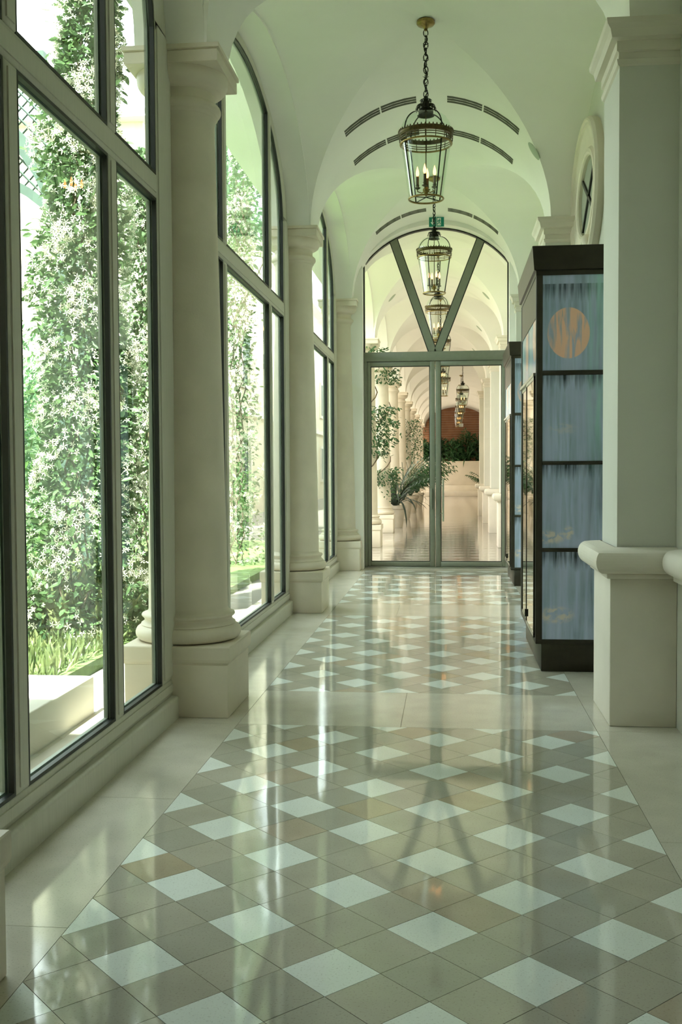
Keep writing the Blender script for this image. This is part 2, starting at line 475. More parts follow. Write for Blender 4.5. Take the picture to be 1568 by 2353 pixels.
o = tile_rest.build('tiles', TILE_MATS, floor, fix=True); o['kind'] = 'stuff'
def slab(x0, x1, y0, y1):
    g = 0.0012
    MB().box(x0 + g, x1 - g, y0 + g, y1 - g, -0.006, 0.0).build('slab', 'slab', floor)
for (ya, yb) in ((5.955, 6.885), (10.55, 11.45)):
    xs = [-1.70, FX0, -0.287, FX1, 1.40] if ya < 7 else [-1.70, FX0, -0.55, FX1, 1.40]
    for a, b in zip(xs, xs[1:]): slab(a, b, ya, yb)
slab(-1.70, 1.40, 15.30, 15.94)
for ya, yb, cl, cr in ((-2.9, 5.955, [-1.3, 0.35, 1.75, 3.215, 4.55], [-0.5, 1.1, 2.6, 4.19]), (6.885, 10.55, [8.1, 9.4], [8.0, 9.3]), (11.45, 15.30, [12.8, 14.1], [12.8, 14.1])):
    ys = [ya] + cl + [yb]
    for a, b in zip(ys, ys[1:]): slab(-1.70, FX0, a, b)
    ys = [ya] + cr + [yb]
    for a, b in zip(ys, ys[1:]): slab(FX1, 1.40, a, b)
for k in range(6): slab(-1.70, 1.40, -2.9 - 1.55 * (k + 1), -2.9 - 1.55 * k)
tag(MB().box(-1.95, 2.92, LOG0, LOG1, -0.25, 0.0).build('floor_loggia', 'loggia_floor'), kind='structure')

# ------------------------------------------------------------------ vaulted ceiling
def vault(name, bays, y_first, y_last):
    mb = MB(); N = 16
    T = [math.pi / 2 * i / N for i in range(N + 1)]
    def dims(yc): return (AXIS + SHIFT, HALF + SHIFT, WALL_R + 2 * SHIFT) if yc > Y_WIDE else (AXIS, HALF, WALL_R)
    def G(yc, hb, sx, sy, t):
        ax, ha, _ = dims(yc)
        return (ax + sx * ha * math.cos(t), yc + sy * (hb - 0.29) * math.cos(t), SPRING + RISE * math.sin(t))
    for (ya, yb) in bays:
        yc, hb = (ya + yb) / 2, (yb - ya) / 2
        for sx, xw in ((-1, WALL_IN - 0.02), (1, dims(yc)[2] + 0.02)):
            for sy in (-1, 1):
                W = [(xw, yc + sy * (hb - 0.27) * math.cos(t), SPRING + 1.02 * math.sin(t)) for t in T]
                g = [G(yc, hb, sx, sy, t) for t in T]
                if sx * sy > 0: mb.strip(W, g)
                else: mb.strip(g, W)
    # longitudinal cells between the groins of neighbouring bays
    ends = [None] + list(bays) + [None]
    for k in range(len(ends) - 1):
        a, b = ends[k], ends[k + 1]
        for sx in (-1, 1):
            def flat(y):
                ax, ha, _ = dims(y); return [(ax + sx * ha * math.cos(t), y, SPRING + RISE * math.sin(t)) for t in T]
            A = [G((a[0] + a[1]) / 2, (a[1] - a[0]) / 2, sx, 1, t) for t in T] if a else flat(y_first)
            B = [G((b[0] + b[1]) / 2, (b[1] - b[0]) / 2, sx, -1, t) for t in T] if b else flat(y_last)
            if sx < 0: mb.strip(A, B)
            else: mb.strip(B, A)
    o = mb.build(name, 'plaster', smooth=True, angle=14)
    return tag(o, kind='structure')
vault('ceiling', [(COLS[i], COLS[i + 1]) for i in range(1, 4)], -12.3, 15.60)
vault('ceiling_loggia', [(COLS[i], COLS[i + 1]) for i in range(4, len(COLS) - 1)], 15.60, 62.0)

# ------------------------------------------------------------------ arcade wall (left), right wall, ends, roof
def arcade(name, cols, y_first, y_last, mat):
    mb = MB(); N = 26; TOP = 5.75
    edges = [y_first]
    segs = []
    for ya, yb in zip(cols, cols[1:]):
        yc, a = (ya + yb) / 2, (yb - ya) / 2 - 0.28
        segs.append([(yc - a * math.cos(math.pi * i / N), SPRING + 1.0 * math.sin(math.pi * i / N)) for i in range(N + 1)])
    line = [(y_first, SPRING)]
    for s in segs: line += s
    line.append((y_last, SPRING))
    n = len(line)
    for x, flip in ((WALL_IN, False), (WALL_OUT, True)):
        A = [(x, y, z) for y, z in line]; B = [(x, y, TOP) for y, z in line]
        mb.strip(A, B) if not flip else mb.strip(B, A)
    mb.strip([(WALL_OUT, y, z) for y, z in line], [(WALL_IN, y, z) for y, z in line])
    o = mb.build(name, mat, smooth=True, angle=30)
    return tag(o, kind='structure')
arcade('wall_left', COLS[1:5], -12.3, 15.6, 'plaster')
tag(MB().box(WALL_OUT, -1.46, -12.3, 2.24, -0.05, SPRING).build('wall_left_rear', 'rear_dark_wood'), kind='structure')  # unseen, made solid and dark to keep light from behind low
arcade('wall_left_loggia', COLS[4:], 15.6, 62.0, 'plaster')
tag(MB().box(WALL_R, 1.62, 2.24, 34.34, -0.2, 5.75).build('wall_right', 'wall_paint'), kind='structure')
tag(MB().box(1.62, 2.606, 34.0, 34.34, -0.2, 5.75).build('wall_return', 'wall_paint'), kind='structure')
tag(MB().box(2.606, 2.92, 34.0, 62.0, -0.2, 5.75).build('wall_right_far', 'wall_paint'), kind='structure')
tag(MB().box(WALL_R, 1.62, -12.3, 2.24, -0.2, 5.75).build('wall_right_rear', 'rear_dark_wood'), kind='structure')
tag(MB().prism([(1.306, 0.86), (1.262, 0.862), (1.262, 0.892)] + [(1.250 - 0.05 * math.sin(a), 0.966 - 0.070 * math.cos(a)) for a in arc(0.3, math.pi - 0.3, 10)] + [(1.306, 1.046)], 2.3, 5.98, 'xz').build('trim_1', 'pale_limestone', smooth=True, angle=50, fix=True), kind='structure')
tag(MB().box(-1.95, 1.62, -12.6, -12.3, -0.2, 5.75).build('wall_behind', 'rear_dark_wood'), kind='structure')
roof = MB().box(-2.90, 1.9, -12.8, 16.2, 5.75, 5.95).build('roof', 'plaster'); tag(roof, kind='structure')  # left overhang added to keep direct sun out of the corridor
roof2 = MB().box(-2.90, 3.2, 16.2, 62.0, 5.75, 5.95).build('roof_loggia', 'plaster'); tag(roof2, kind='structure')  # left overhang added to cut sky light in the loggia

# end wall with the arched doorway
DX = AXIS - 0.005               # centre of the doorway
def door_arch(grow=0.0, n=24):
    """points of the flat (segmental) door arch, left to right; grow < 0 lies inside"""
    hw = 1.0925 + grow; R = 1.389 + grow; zc = 5.150 - 1.389
    a = math.asin(hw / R)
    return [(DX + R * math.sin(t), zc + R * math.cos(t)) for t in arc(-a, a, n + 1)]
def end_wall():
    mb = MB(); N = 24; y0, y1 = 15.52, 15.92
    arch = [(DX - 1.0945, 0.0)] + door_arch(0.002, N) + [(DX + 1.0945, 0.0)]
    outer = [(-1.90, 0.0)] + [(-1.90 + 3.4 * i / N, 5.74) for i in range(N + 1)] + [(1.50, 0.0)]
    for y, fl in ((y0, False), (y1, True)):
        A = [(x, y, z) for x, z in arch]; B = [(x, y, z) for x, z in outer]
        mb.strip(A, B) if not fl else mb.strip(B, A)
    mb.strip([(x, y1, z) for x, z in arch], [(x, y0, z) for x, z in arch])
    return tag(mb.build('wall_far', 'plaster', smooth=True, angle=30), kind='structure')
end_wall()

# ------------------------------------------------------------------ columns
def make_column(seg=40):
    c = empty('column')
    bevbox('plinth', -0.322, 0.322, -0.322, 0.322, 0.0, 0.325, 0.006, 'limestone', c)
    cap = MB()
    prof = [(0.312, 0.318), (0.318, 0.322), (0.332, 0.340), (0.336, 0.356), (0.336, 0.430), (0.332, 0.436), (0.10, 0.4365)]
    for k in range(len(prof) - 1):
        (r0, z0), (r1, z1) = prof[k], prof[k + 1]
        A = [(-r0, -r0, z0), (r0, -r0, z0), (r0, r0, z0), (-r0, r0, z0)]; B = [(-r1, -r1, z1), (r1, -r1, z1), (r1, r1, z1), (-r1, r1, z1)]
        cap.strip(A, B, close=True)
    cap.build('plinth_cap', 'limestone', c, smooth=True, angle=40)
    tor = [(0.20, 0.440), (0.292, 0.441)] + [(0.292 + 0.042 * math.sin(a), 0.487 - 0.046 * math.cos(a)) for a in arc(0.15, math.pi - 0.1, 10)] + \
          [(0.300, 0.536), (0.298, 0.545), (0.283, 0.553), (0.276, 0.566), (0.279, 0.578), (0.286, 0.583)] + [(0.283 + 0.012 * math.sin(a), 0.596 - 0.012 * math.cos(a)) for a in arc(0.2, math.pi - 0.2, 6)] + [(0.262, 0.612), (0.254, 0.622), (0.250, 0.640)]
    MB().lathe(tor, seg).build('base', 'limestone', c, smooth=True, angle=50)
    sh = [(0.251, 0.64), (0.248, 0.9), (0.240, 1.4), (0.233, 1.8), (0.222, 2.4), (0.209, 3.0), (0.197, 3.6), (0.197, 3.66), (0.206, 3.69)]
    MB().lathe(sh, seg).build('shaft', 'limestone', c, smooth=True, angle=50)
    capi = [(0.206, 3.69), (0.216, 3.70), (0.216, 3.712)] + [(0.212 + 0.026 * math.sin(a), 3.745 - 0.030 * math.cos(a)) for a in arc(0.2, math.pi - 0.2, 8)] + \
           [(0.208, 3.782), (0.203, 3.80), (0.203, 3.835), (0.216, 3.842), (0.222, 3.85)] + [(0.222 + 0.062 * math.sin(a), 3.925 - 0.075 * math.cos(a)) for a in arc(0.25, math.pi / 2, 8)] + [(0.282, 3.948)]
    MB().lathe(capi, seg).build('capital', 'limestone', c, smooth=True, angle=50)
    ab = MB(); prof = [(0.10, 3.944), (0.284, 3.945), (0.286, 3.950), (0.286, 4.012), (0.281, 4.018), (0.297, 4.022), (0.297, 4.048), (0.05, 4.05)]
    for k in range(len(prof) - 1):
        (r0, z0), (r1, z1) = prof[k], prof[k + 1]
        ab.strip([(-r0, -r0, z0), (r0, -r0, z0), (r0, r0, z0), (-r0, r0, z0)], [(-r1, -r1, z1), (r1, -r1, z1), (r1, r1, z1), (-r1, r1, z1)], close=True)
    ab.build('abacus', 'limestone', c, smooth=True, angle=30)
    return c
COL_LABELS = {2.57: 'limestone column on a square plinth at the left edge, mostly out of view',
 6.40: 'large round limestone column between the two nearest windows', 11.0: 'round limestone column between the second and third windows',
 15.6: 'limestone column half built into the wall beside the glass door'}
ORD = ['first', 'second', 'third', 'fourth', 'fifth', 'sixth', 'seventh', 'eighth', 'ninth']
column0 = make_column()
for i, y in enumerate(COLS):
    if y < 0: continue
    c = column0 if i == 1 else copy_tree(column0)
    c.location = (COLX + (0.022 if y < 3 else 0), y, 0)
    k = round((y - 15.6) / 4.6)
    lab = COL_LABELS.get(y) or f'{ORD[k - 1]} sunlit loggia column counted outward from the glass door'
    tag(c, lab, 'column', 'columns of the arcade')

# ------------------------------------------------------------------ right piers
def make_pier():
    """local: face at x=0 (plinth), y=0 centre"""
    p = empty('pier')
    d = 0.345                                  # plinth half length along the corridor
    bevbox('plinth', 0.0, 0.380, -0.325, 0.345, 0.0, 0.868, 0.006, 'pale_limestone', p)
    bevbox('neck_band', -0.022, 0.380, -0.347, 0.367, 0.866, 0.896, 0.005, 'pale_limestone', p)
    # bull-nosed dado cap
    mb = MB(); prof = [(-0.015, 0.896)] + [(-0.040 - 0.052 * math.sin(a), 0.966 - 0.070 * math.cos(a)) for a in arc(0.25, math.pi - 0.25, 12)] + [(-0.020, 1.040), (0.03, 1.046)]
    prof = [(-e, z) for e, z in prof]
    for k in range(len(prof) - 1):
        (e0, z0), (e1, z1) = prof[k], prof[k + 1]
        A = [(0.380, -0.325 - e0, z0), (-e0, -0.325 - e0, z0), (-e0, 0.345 + e0, z0), (0.380, 0.345 + e0, z0)]
        B = [(0.380, -0.325 - e1, z1), (-e1, -0.325 - e1, z1), (-e1, 0.345 + e1, z1), (0.380, 0.345 + e1, z1)]
        mb.strip(B, A)
    mb.build('dado_cap', 'pale_limestone', p, smooth=True, angle=60)
    MB().box(0.045, 0.380, -0.28, 0.30, 1.04, 3.86).build('shaft', 'wall_paint', p)
    co = MB(); prof = [(0.0, 3.800), (0.012, 3.810), (0.018, 3.836), (0.005, 3.842), (0.005, 3.878), (0.018, 3.885), (0.018, 3.938), (0.05, 3.948), (0.06, 3.992), (0.08, 4.016), (0.085, 4.045), (-0.2, 4.048)]
    for k in range(len(prof) - 1):
        (e0, z0), (e1, z1) = prof[k], prof[k + 1]
        b = -0.28; t = 0.30
        A = [(0.380, b - e0, z0), (0.045 - e0, b - e0, z0), (0.045 - e0, t + e0, z0), (0.380, t + e0, z0)]
        B = [(0.380, b - e1, z1), (0.045 - e1, b - e1, z1), (0.045 - e1, t + e1, z1), (0.380, t + e1, z1)]
        co.strip(B, A)
    co.build('cornice', 'pale_limestone', p, smooth=True, angle=25)
    return p
pier0 = make_pier()
PIER_LABELS = {6.40: 'square wall pier with dado cap and cornice at the right, nearest the camera', 11.0: 'wall pier behind the tall cabinet, only its cornice showing',
  15.6: 'wall pier at the right of the glass door, behind the far cabinet'}
for i, y in enumerate(COLS):
    if y < 3: continue
    c = pier0 if i == 2 else copy_tree(pier0)
    c.location = (0.925 + (2 * SHIFT if y > Y_WIDE + 1 else 0), y, 0)
    k = round((y - 15.6) / 4.6)
    lab = PIER_LABELS.get(y) or f'{ORD[k - 1]} loggia wall pier counted outward from the glass door'
    tag(c, lab, 'pier', 'wall piers along the right side')

# ------------------------------------------------------------------ windows
XF0, XF1 = -1.750, -1.685       # frame outer / inner face
XG = -1.718
def window(n, ya, yb):
    w = empty(f'window_{n}', (0, 0, 0), kind='structure')
    yc, hb = (ya + yb) / 2, (yb - ya) / 2
    ao, zo = hb - 0.285, 0.995          # outer edge of arch frame
    ai, zi = hb - 0.52, 0.93            # glass line
    mull = hb - 1.31; mw = 0.062
    zb, zt0, zt1 = 0.235, 3.08, 3.215
    P = lambda name: MB()
    side = hb - 0.20
    def fbox(name, y0, y1, z0, z1, ridge=True):
        m = bevbox(name, XF0, XF1, y0, y1, z0, z1, 0.006, 'frame_paint', w, 1)
        e = 0.026
        if y1 - y0 > 3 * e and z1 - z0 > 3 * e: MB().box(XF1, XF1 + 0.007, y0 + e, y1 - e, z0 + e, z1 - e).build('cover_strip', 'frame_paint', m)
    fbox('bottom_rail', yc - side, yc + side, 0.135, zb)
    for s in (-1, 1):
        a, b = sorted((yc + s * ai, yc + s * side)); fbox('stile', a, b, zb, SPRING + 0.05)
        a, b = yc + s * mull - mw, yc + s * mull + mw
        fbox('mullion', a, b, zb, zt0)
        zm = SPRING + zi * math.sqrt(max(0, 1 - ((mull) / ai) ** 2)) + 0.03
        fbox('mullion', a, b, zt1, zm)
    fbox('transom', yc - ai, yc + ai, zt0, zt1)
    N = 28
    A = [(yc - ao * math.cos(math.pi * i / N), SPRING + zo * math.sin(math.pi * i / N)) for i in range(N + 1)]
    B = [(yc - ai * math.cos(math.pi * i / N), SPRING + zi * math.sin(math.pi * i / N)) for i in range(N + 1)]
    mb = MB()
    mb.strip([(XF1, *p) for p in B], [(XF1, *p) for p in A]); mb.strip([(XF0, *p) for p in A], [(XF0, *p) for p in B])
    mb.strip([(XF0, *p) for p in B], [(XF1, *p) for p in B]); mb.strip([(XF1, *p) for p in A], [(XF0, *p) for p in A])
    mb.build('arch_frame', 'frame_paint', w, smooth=True, angle=30)
    # panes with their gaskets and outer beads
    ys = [yc - ai, yc - mull - mw, yc - mull + mw, yc + mull - mw, yc + mull + mw, yc + ai]
    def pane(poly):
        if area(poly) < 0: poly = poly[::-1]
        g = MB().prism(poly, XG - 0.006, XG + 0.006, 'yz').build('pane', 'window_glass', w, fix=True)
        q = inset(poly, 0.016); q2 = inset(poly, 0.020)
        for nm, mt, x0, x1, qq in (('gasket', 'gasket_rubber', XG + 0.006, XF1 - 0.003, q), ('bead', 'frame_bead', XF0 + 0.006, XG - 0.006, q2)):
            if len(qq) != len(poly): continue
            mb = MB()
            o0 = [(x0, *p) for p in poly]; o1 = [(x1, *p) for p in poly]; i0 = [(x0, *p) for p in qq]; i1 = [(x1, *p) for p in qq]
            mb.strip(o1, i1, True); mb.strip(i1, i0, True); mb.strip(i0, o0, True); mb.strip(o0, o1, True)
            mb.build(nm, mt, g, fix=True)
    for k in (0, 2, 4):
        y0, y1 = ys[k], ys[k + 1]
        if y1 - y0 < 0.05: continue
        pane([(y0, zb), (y1, zb), (y1, zt0), (y0, zt0)])
        top = []
        for i in range(15):
            y = y1 + (y0 - y1) * i / 14
            top.append((y, SPRING + zi * math.sqrt(max(0, 1 - ((y - yc) / ai) ** 2))))
        low = [(y0, zt1), (y1, zt1)]
        pane(low + [t for t in top if t[1] > zt1 + 0.02])
for n in range(1, 4): window(n, COLS[n], COLS[n + 1])
# low stone sill under each window
for n in range(1, 4):
    ya, yb = COLS[n] + 0.323, COLS[n + 1] - 0.323
    prof = [(-1.88, -0.05), (-1.648, -0.05), (-1.645, 0.0), (-1.645, 0.118)] + [(-1.663 + 0.018 * math.cos(a), 0.118 + 0.018 * math.sin(a)) for a in arc(0, math.pi / 2, 6)] + [(-1.88, 0.136)]
    tag(MB().prism(prof, ya, yb, 'xz').build(f'baseboard_left_{n}', 'frame_paint', smooth=True, angle=40, fix=True), kind='structure')

# ------------------------------------------------------------------ glass double door with fanlight
def glass_door():
    d = empty('door_1', (0, 0, 0), kind='structure')
    xl, xr, xc = -1.300, 0.885, -0.2165
    y0, y1 = DOOR_Y - 0.045, DOOR_Y + 0.045
    N = 24
    curve = lambda x, dz=0.0: 5.150 - 1.389 + math.sqrt((1.389 - dz) ** 2 - (x - DX) ** 2)
    # frame: jambs, transom bar, arch
    for a, b in ((xl, xl + 0.045), (xr - 0.045, xr)): MB().box(a, b, y0, y1, 0, 3.2).build('jamb', 'door_metal', d)
    bevbox('transom', xl, xr, y0 - 0.012, y1 + 0.012, 3.155, 3.295, 0.006, 'door_metal', d, 1)
    bevbox('threshold', xl, xr, y0 - 0.02, y1 + 0.02, -0.004, 0.018, 0.004, 'steel', d, 1)
    A = [(xl, 3.28)] + door_arch(0.0, N) + [(xr, 3.28)]
    B = [(xl + 0.016, 3.28)] + door_arch(-0.016, N) + [(xr - 0.016, 3.28)]
    mb = MB()
    for y, f in ((y0, 0), (y1, 1)):
        p, q = [(x, y, z) for x, z in A], [(x, y, z) for x, z in B]
        mb.strip(p, q) if f else mb.strip(q, p)
    mb.strip([(x, y0, z) for x, z in B], [(x, y1, z) for x, z in B])
    mb.build('arch_rim', 'gasket_rubber', d, smooth=True, angle=30)
    # V-shaped bars of the fanlight
    for s, xt in ((-1, -0.845), (1, 0.470)):
        zt = curve(xt) - 0.01
        b = Vector((xc + s * 0.035, 3.285)); t = Vector((xt, zt)); dd = (t - b).normalized(); nn = Vector((-dd.y, dd.x)) * 0.055
        MB().prism([tuple(b - nn), tuple(b + nn), tuple(t + nn), tuple(t - nn)], y0 + 0.005, y1 - 0.005, 'xz').build('fan_bar', 'door_metal', d, fix=True)
        for sg in (-1, 1):
            e = nn.normalized() * (0.055 + 0.006) * sg; w = nn.normalized() * 0.007
            MB().prism([tuple(b + e - w), tuple(b + e + w), tuple(t + e + w), tuple(t + e - w)], y0 + 0.02, y1 - 0.02, 'xz').build('gasket', 'gasket_rubber', d, fix=True)
    top = [(x, curve(x, 0.012)) for x in arc(xr - 0.012, xl + 0.012, 25)]
    MB().prism([(xl + 0.012, 3.29), (xr - 0.012, 3.29)] + top, DOOR_Y - 0.006, DOOR_Y + 0.006, 'xz').build('pane', 'door_glass', d, fix=True)
    # two leaves
    for s, a, b in ((-1, xl + 0.045, xc - 0.004), (1, xc + 0.004, xr - 0.045)):
        leaf = empty('leaf'); leaf.parent = d
        st = 0.078
        for p, q in ((a, a + (0.055 if s < 0 else st)), (b - (st if s < 0 else 0.055), b)): bevbox('stile', p, q, y0 + 0.008, y1 - 0.008, 0.022, 3.150, 0.004, 'door_metal', leaf, 1)
        gl, gr = a + (0.055 if s < 0 else st), b - (st if s < 0 else 0.055)
        bevbox('top_rail', gl, gr, y0 + 0.008, y1 - 0.008, 3.080, 3.150, 0.004, 'door_metal', leaf, 1)
        bevbox('bottom_rail', gl, gr, y0 + 0.008, y1 - 0.008, 0.022, 0.100, 0.004, 'door_metal', leaf, 1)
        MB().box(gl, gr, DOOR_Y - 0.006, DOOR_Y + 0.006, 0.100, 3.080).build('pane', 'door_glass', leaf)
        g = 0.010; mb = MB()
        for bx in ((gl, gl + g, 0.1, 3.08), (gr - g, gr, 0.1, 3.08), (gl, gr, 0.1, 0.1 + g), (gl, gr, 3.08 - g, 3.08)): mb.box(bx[0], bx[1], DOOR_Y - 0.028, DOOR_Y - 0.007, bx[2], bx[3])
        mb.build('gasket', 'gasket_rubber', leaf)
    # pull handle, its posts and the lock on the right leaf; a small grip on the left one
    hx, hy = -0.098, y0 - 0.07
    h = MB().tube([(hx, hy, 0.72), (hx, hy, 1.36)], 0.016, 10).build('pull_handle', 'steel', d, smooth=True)
    for z in (0.84, 1.26): MB().tube([(hx, hy, z), (hx - 0.035, y0 + 0.012, z)], 0.009, 8).build('handle_post', 'steel', h, smooth=True)
    MB().lathe([(0.0, 0.0), (0.030, 0.0), (0.032, 0.004), (0.032, 0.012)], 20).build('lock', 'black_iron', d, smooth=True)
    lk = [o for o in d.children if o.name.startswith('lock')][-1]; lk.rotation_euler = (math.radians(90), 0, 0); lk.scale = (0.8, 1.4, 1); lk.location = (-0.172, y0 + 0.012, 1.01)
    bevbox('edge_grip', xc - 0.075, xc - 0.045, y0 - 0.035, y0 + 0.01, 0.90, 1.22, 0.008, 'door_metal', d)
glass_door()

# ------------------------------------------------------------------ lanterns
def make_lantern():
    """origin at the ceiling crown; hangs down 1.47 m"""
    L = empty('lantern')
    zb = lambda z: z - 5.215
    seg = 40
    MB().lathe([(0.0, zb(5.216)), (0.070, zb(5.216)), (0.076, zb(5.208)), (0.076, zb(5.190)), (0.066, zb(5.178)), (0.040, zb(5.170)), (0.022, zb(5.160)), (0.014, zb(5.148)), (0.016, zb(5.138)), (0.0, zb(5.128))], 28).build('canopy', 'brass', L, smooth=True)
    # chain of oval links with the flex wound through it
    def link(z, turn, hgt=0.062, wd=0.019, r=0.0042):
        pts = []
        for i in range(14):
            a = 2 * math.pi * i / 14; u = wd * math.cos(a); v = hgt / 2 * math.sin(a)
            pts.append((u * math.cos(turn), u * math.sin(turn), z + v))
        return MB().tube(pts, r, 5, closed=True)
    ch = empty('chain'); ch.parent = L
    z = zb(5.115); k = 0
    while z > zb(4.60):
        link(z, 0.3 + k * math.pi / 2).build('link', 'black_iron', ch, smooth=True, angle=80); z -= 0.050; k += 1
    flex = [(0.013 * math.sin(i * 0.55) , 0.013 * math.cos(i * 0.55), zb(5.10) - 0.5 * i / 40) for i in range(41)]
    MB().tube(flex, 0.0050, 5).build('flex', 'black_iron', ch, smooth=True)
    th = MB()
    for i in range(9):
        zz = zb(5.02) - i * 0.045; a = i * 2.1
        for s in (-1, 1): th.tube([(0, 0, zz), (0.026 * math.cos(a) * s, 0.026 * math.sin(a) * s, zz + 0.012)], [0.005, 0.001], 4)
    tag(th.build('wire_ends', 'black_iron', ch), kind='stuff')
    # crown of leaves
    MB().lathe([(0.012, zb(4.600)), (0.020, zb(4.585)), (0.018, zb(4.565)), (0.028, zb(4.552)), (0.030, zb(4.535)), (0.024, zb(4.525)), (0.036, zb(4.510)), (0.055, zb(4.495)), (0.062, zb(4.470)), (0.060, zb(4.450)), (0.072, zb(4.440))], 24).build('crown', 'black_iron', L, smooth=True)
    for (r0, z0, r1, z1, n) in ((0.026, 4.555, 0.048, 4.562, 10), (0.050, 4.515, 0.085, 4.488, 14)):
        lv = MB()
        for i in range(n):
            a = 2 * math.pi * i / n; da = math.pi / n * 0.9
            def q(r, ang, z): return (r * math.cos(ang), r * math.sin(ang), zb(z))
            rm = (r0 + r1) / 2 + 0.006; zm = max(z0, z1) + 0.010
            V = [q(r0, a - da, z0 - 0.012), q(r0, a + da, z0 - 0.012), q(rm, a + da, zm), q(rm, a - da, zm), q(r1 + 0.004, a + da * .5, z1), q(r1 + 0.004, a - da * .5, z1), q(r1 - 0.004, a, z1 - 0.016)]
            lv.add(V, [(0, 1, 2, 3), (3, 2, 4, 5), (5, 4, 6)])
        tag(lv.build('leaf_collar', 'black_iron', L), kind='stuff')
    # glass dome and body
    dome = [(0.060 + 0.152 * math.sin(a), zb(4.300 + 0.165 * math.cos(a))) for a in arc(0.08, math.pi / 2, 12)]
    MB().lathe(dome[::-1], seg).build('dome_glass', 'lantern_glass', L, smooth=True)
    body = [(0.140, zb(3.760)), (0.206, zb(4.205))]
    MB().lathe(body, seg).build('body_glass', 'lantern_glass', L, smooth=True)
    # gallery band
    band = [(0.204, zb(4.300)), (0.226, zb(4.304)), (0.229, zb(4.296)), (0.224, zb(4.284)), (0.226, zb(4.278)), (0.220, zb(4.268)), (0.203, zb(4.266)), (0.203, zb(4.298))]
    MB().lathe(band, seg).build('gallery', 'dark_brass', L, smooth=True, angle=40)
    for z, r, t in ((4.250, 0.2215, 0.0038), (4.232, 0.2195, 0.0038), (4.206, 0.213, 0.0078)):
        MB().tube([(r * math.cos(2 * math.pi * i / seg), r * math.sin(2 * math.pi * i / seg), zb(z)) for i in range(seg)], t, 6, closed=True).build('ring', 'brass' if t > 0.005 else 'dark_brass', L, smooth=True, angle=80)
    cr = MB()
    for i in range(44):
        a = 2 * math.pi * i / 44; r = 0.225
        cr.tube([(r * math.cos(a), r * math.sin(a), zb(4.300)), (r * math.cos(a), r * math.sin(a), zb(4.318))], [0.0085, 0.003], 4)
    tag(cr.build('cresting', 'dark_brass', L), kind='stuff')
    pl = MB()
    for i in range(16):
        a = 2 * math.pi * i / 16
        pl.tube([(0.222 * math.cos(a), 0.222 * math.sin(a), zb(4.268)), (0.215 * math.cos(a), 0.215 * math.sin(a), zb(4.204))], 0.003, 4)
    tag(pl.build('gallery_posts', 'dark_brass', L), kind='stuff')
    # four glazing bars over dome and body
    for i in range(4):
        a = math.radians(38 + 90 * i); ca, sa = math.cos(a), math.sin(a)
        pts = [((r + 0.003) * ca, (r + 0.003) * sa, z) for r, z in dome]
        MB().tube(pts, 0.0052, 5).build('dome_rib', 'black_iron', L, smooth=True)
        MB().tube([(0.214 * ca, 0.214 * sa, zb(4.21)), (0.142 * ca, 0.142 * sa, zb(3.760))], 0.0060, 6).build('glazing_bar', 'black_iron', L, smooth=True)
        MB().tube([(0.0, 0.0, zb(3.770)), (0.140 * ca, 0.140 * sa, zb(3.758))], 0.0042, 5).build('base_spoke', 'black_iron', L)
    MB().tube([(0.143 * math.cos(2 * math.pi * i / seg), 0.143 * math.sin(2 * math.pi * i / seg), zb(3.756)) for i in range(seg)], 0.0080, 6, closed=True).build('base_ring', 'brass', L, smooth=True, angle=80)
    # stem and candle cluster
    MB().tube([(0, 0, zb(4.46)), (0, 0, zb(3.85))], 0.0045, 6).build('stem', 'dark_brass', L)
    MB().lathe([(0.0, zb(3.775)), (0.008, zb(3.780)), (0.012, zb(3.800)), (0.024, zb(3.815)), (0.028, zb(3.832)), (0.020, zb(3.848)), (0.010, zb(3.856)), (0.016, zb(3.864)), (0.006, zb(3.874))], 16).build('hub', 'brass', L, smooth=True)
    for i in range(4):
        a = math.radians(83 + 90 * i); x, y = 0.072 * math.cos(a), 0.072 * math.sin(a)
        cn = empty('candle', (x, y, 0)); cn.parent = L
        MB().tube([(-x, -y, zb(3.825)), (-x * .5, -y * .5, zb(3.808)), (0, 0, zb(3.822)), (0, 0, zb(3.845))], 0.0048, 5).build('arm', 'brass', cn, smooth=True)
        MB().lathe([(0.006, zb(3.838)), (0.024, zb(3.848)), (0.026, zb(3.853)), (0.012, zb(3.856)), (0.0125, zb(3.870)), (0.017, zb(3.873)), (0.012, zb(3.877)), (0.0120, zb(3.945)), (0.0, zb(3.946))], 14).build('sleeve', 'candle_sleeve', cn, smooth=True)
        MB().lathe([(0.007, zb(3.946)), (0.0135, zb(3.966)), (0.0125, zb(3.985)), (0.0075, zb(4.006)), (0.002, zb(4.026)), (0.0, zb(4.030))], 12).build('bulb', 'bulb_glow', cn, smooth=True)
    return L
lantern0 = make_lantern()
LAN_Y = [(COLS[i] + COLS[i + 1]) / 2 for i in range(2, len(COLS) - 1)]
LAN_LABELS = ['largest hanging glass lantern with brass gallery and lit candle bulbs, nearest the camera', 'second hanging glass lantern, in front of the fanlight of the door']
for i, y in enumerate(LAN_Y):
    c = lantern0 if i == 0 else copy_tree(lantern0)
    c.location = (AXIS + 0.012 + (SHIFT if y > Y_WIDE else 0), y, 5.215)
    c.rotation_euler = (0, 0, [0.0, 0.55, 0.2, 0.8, 0.4, 0.1, 0.9, 0.3, 0.6, 0.0, 0.5][i % 11])
    lab = LAN_LABELS[i] if i < 2 else f'{ORD[i - 2]} lantern hanging beyond the glass door, counted away from it'
    tag(c, lab, 'lantern', 'hanging lanterns along the vault')

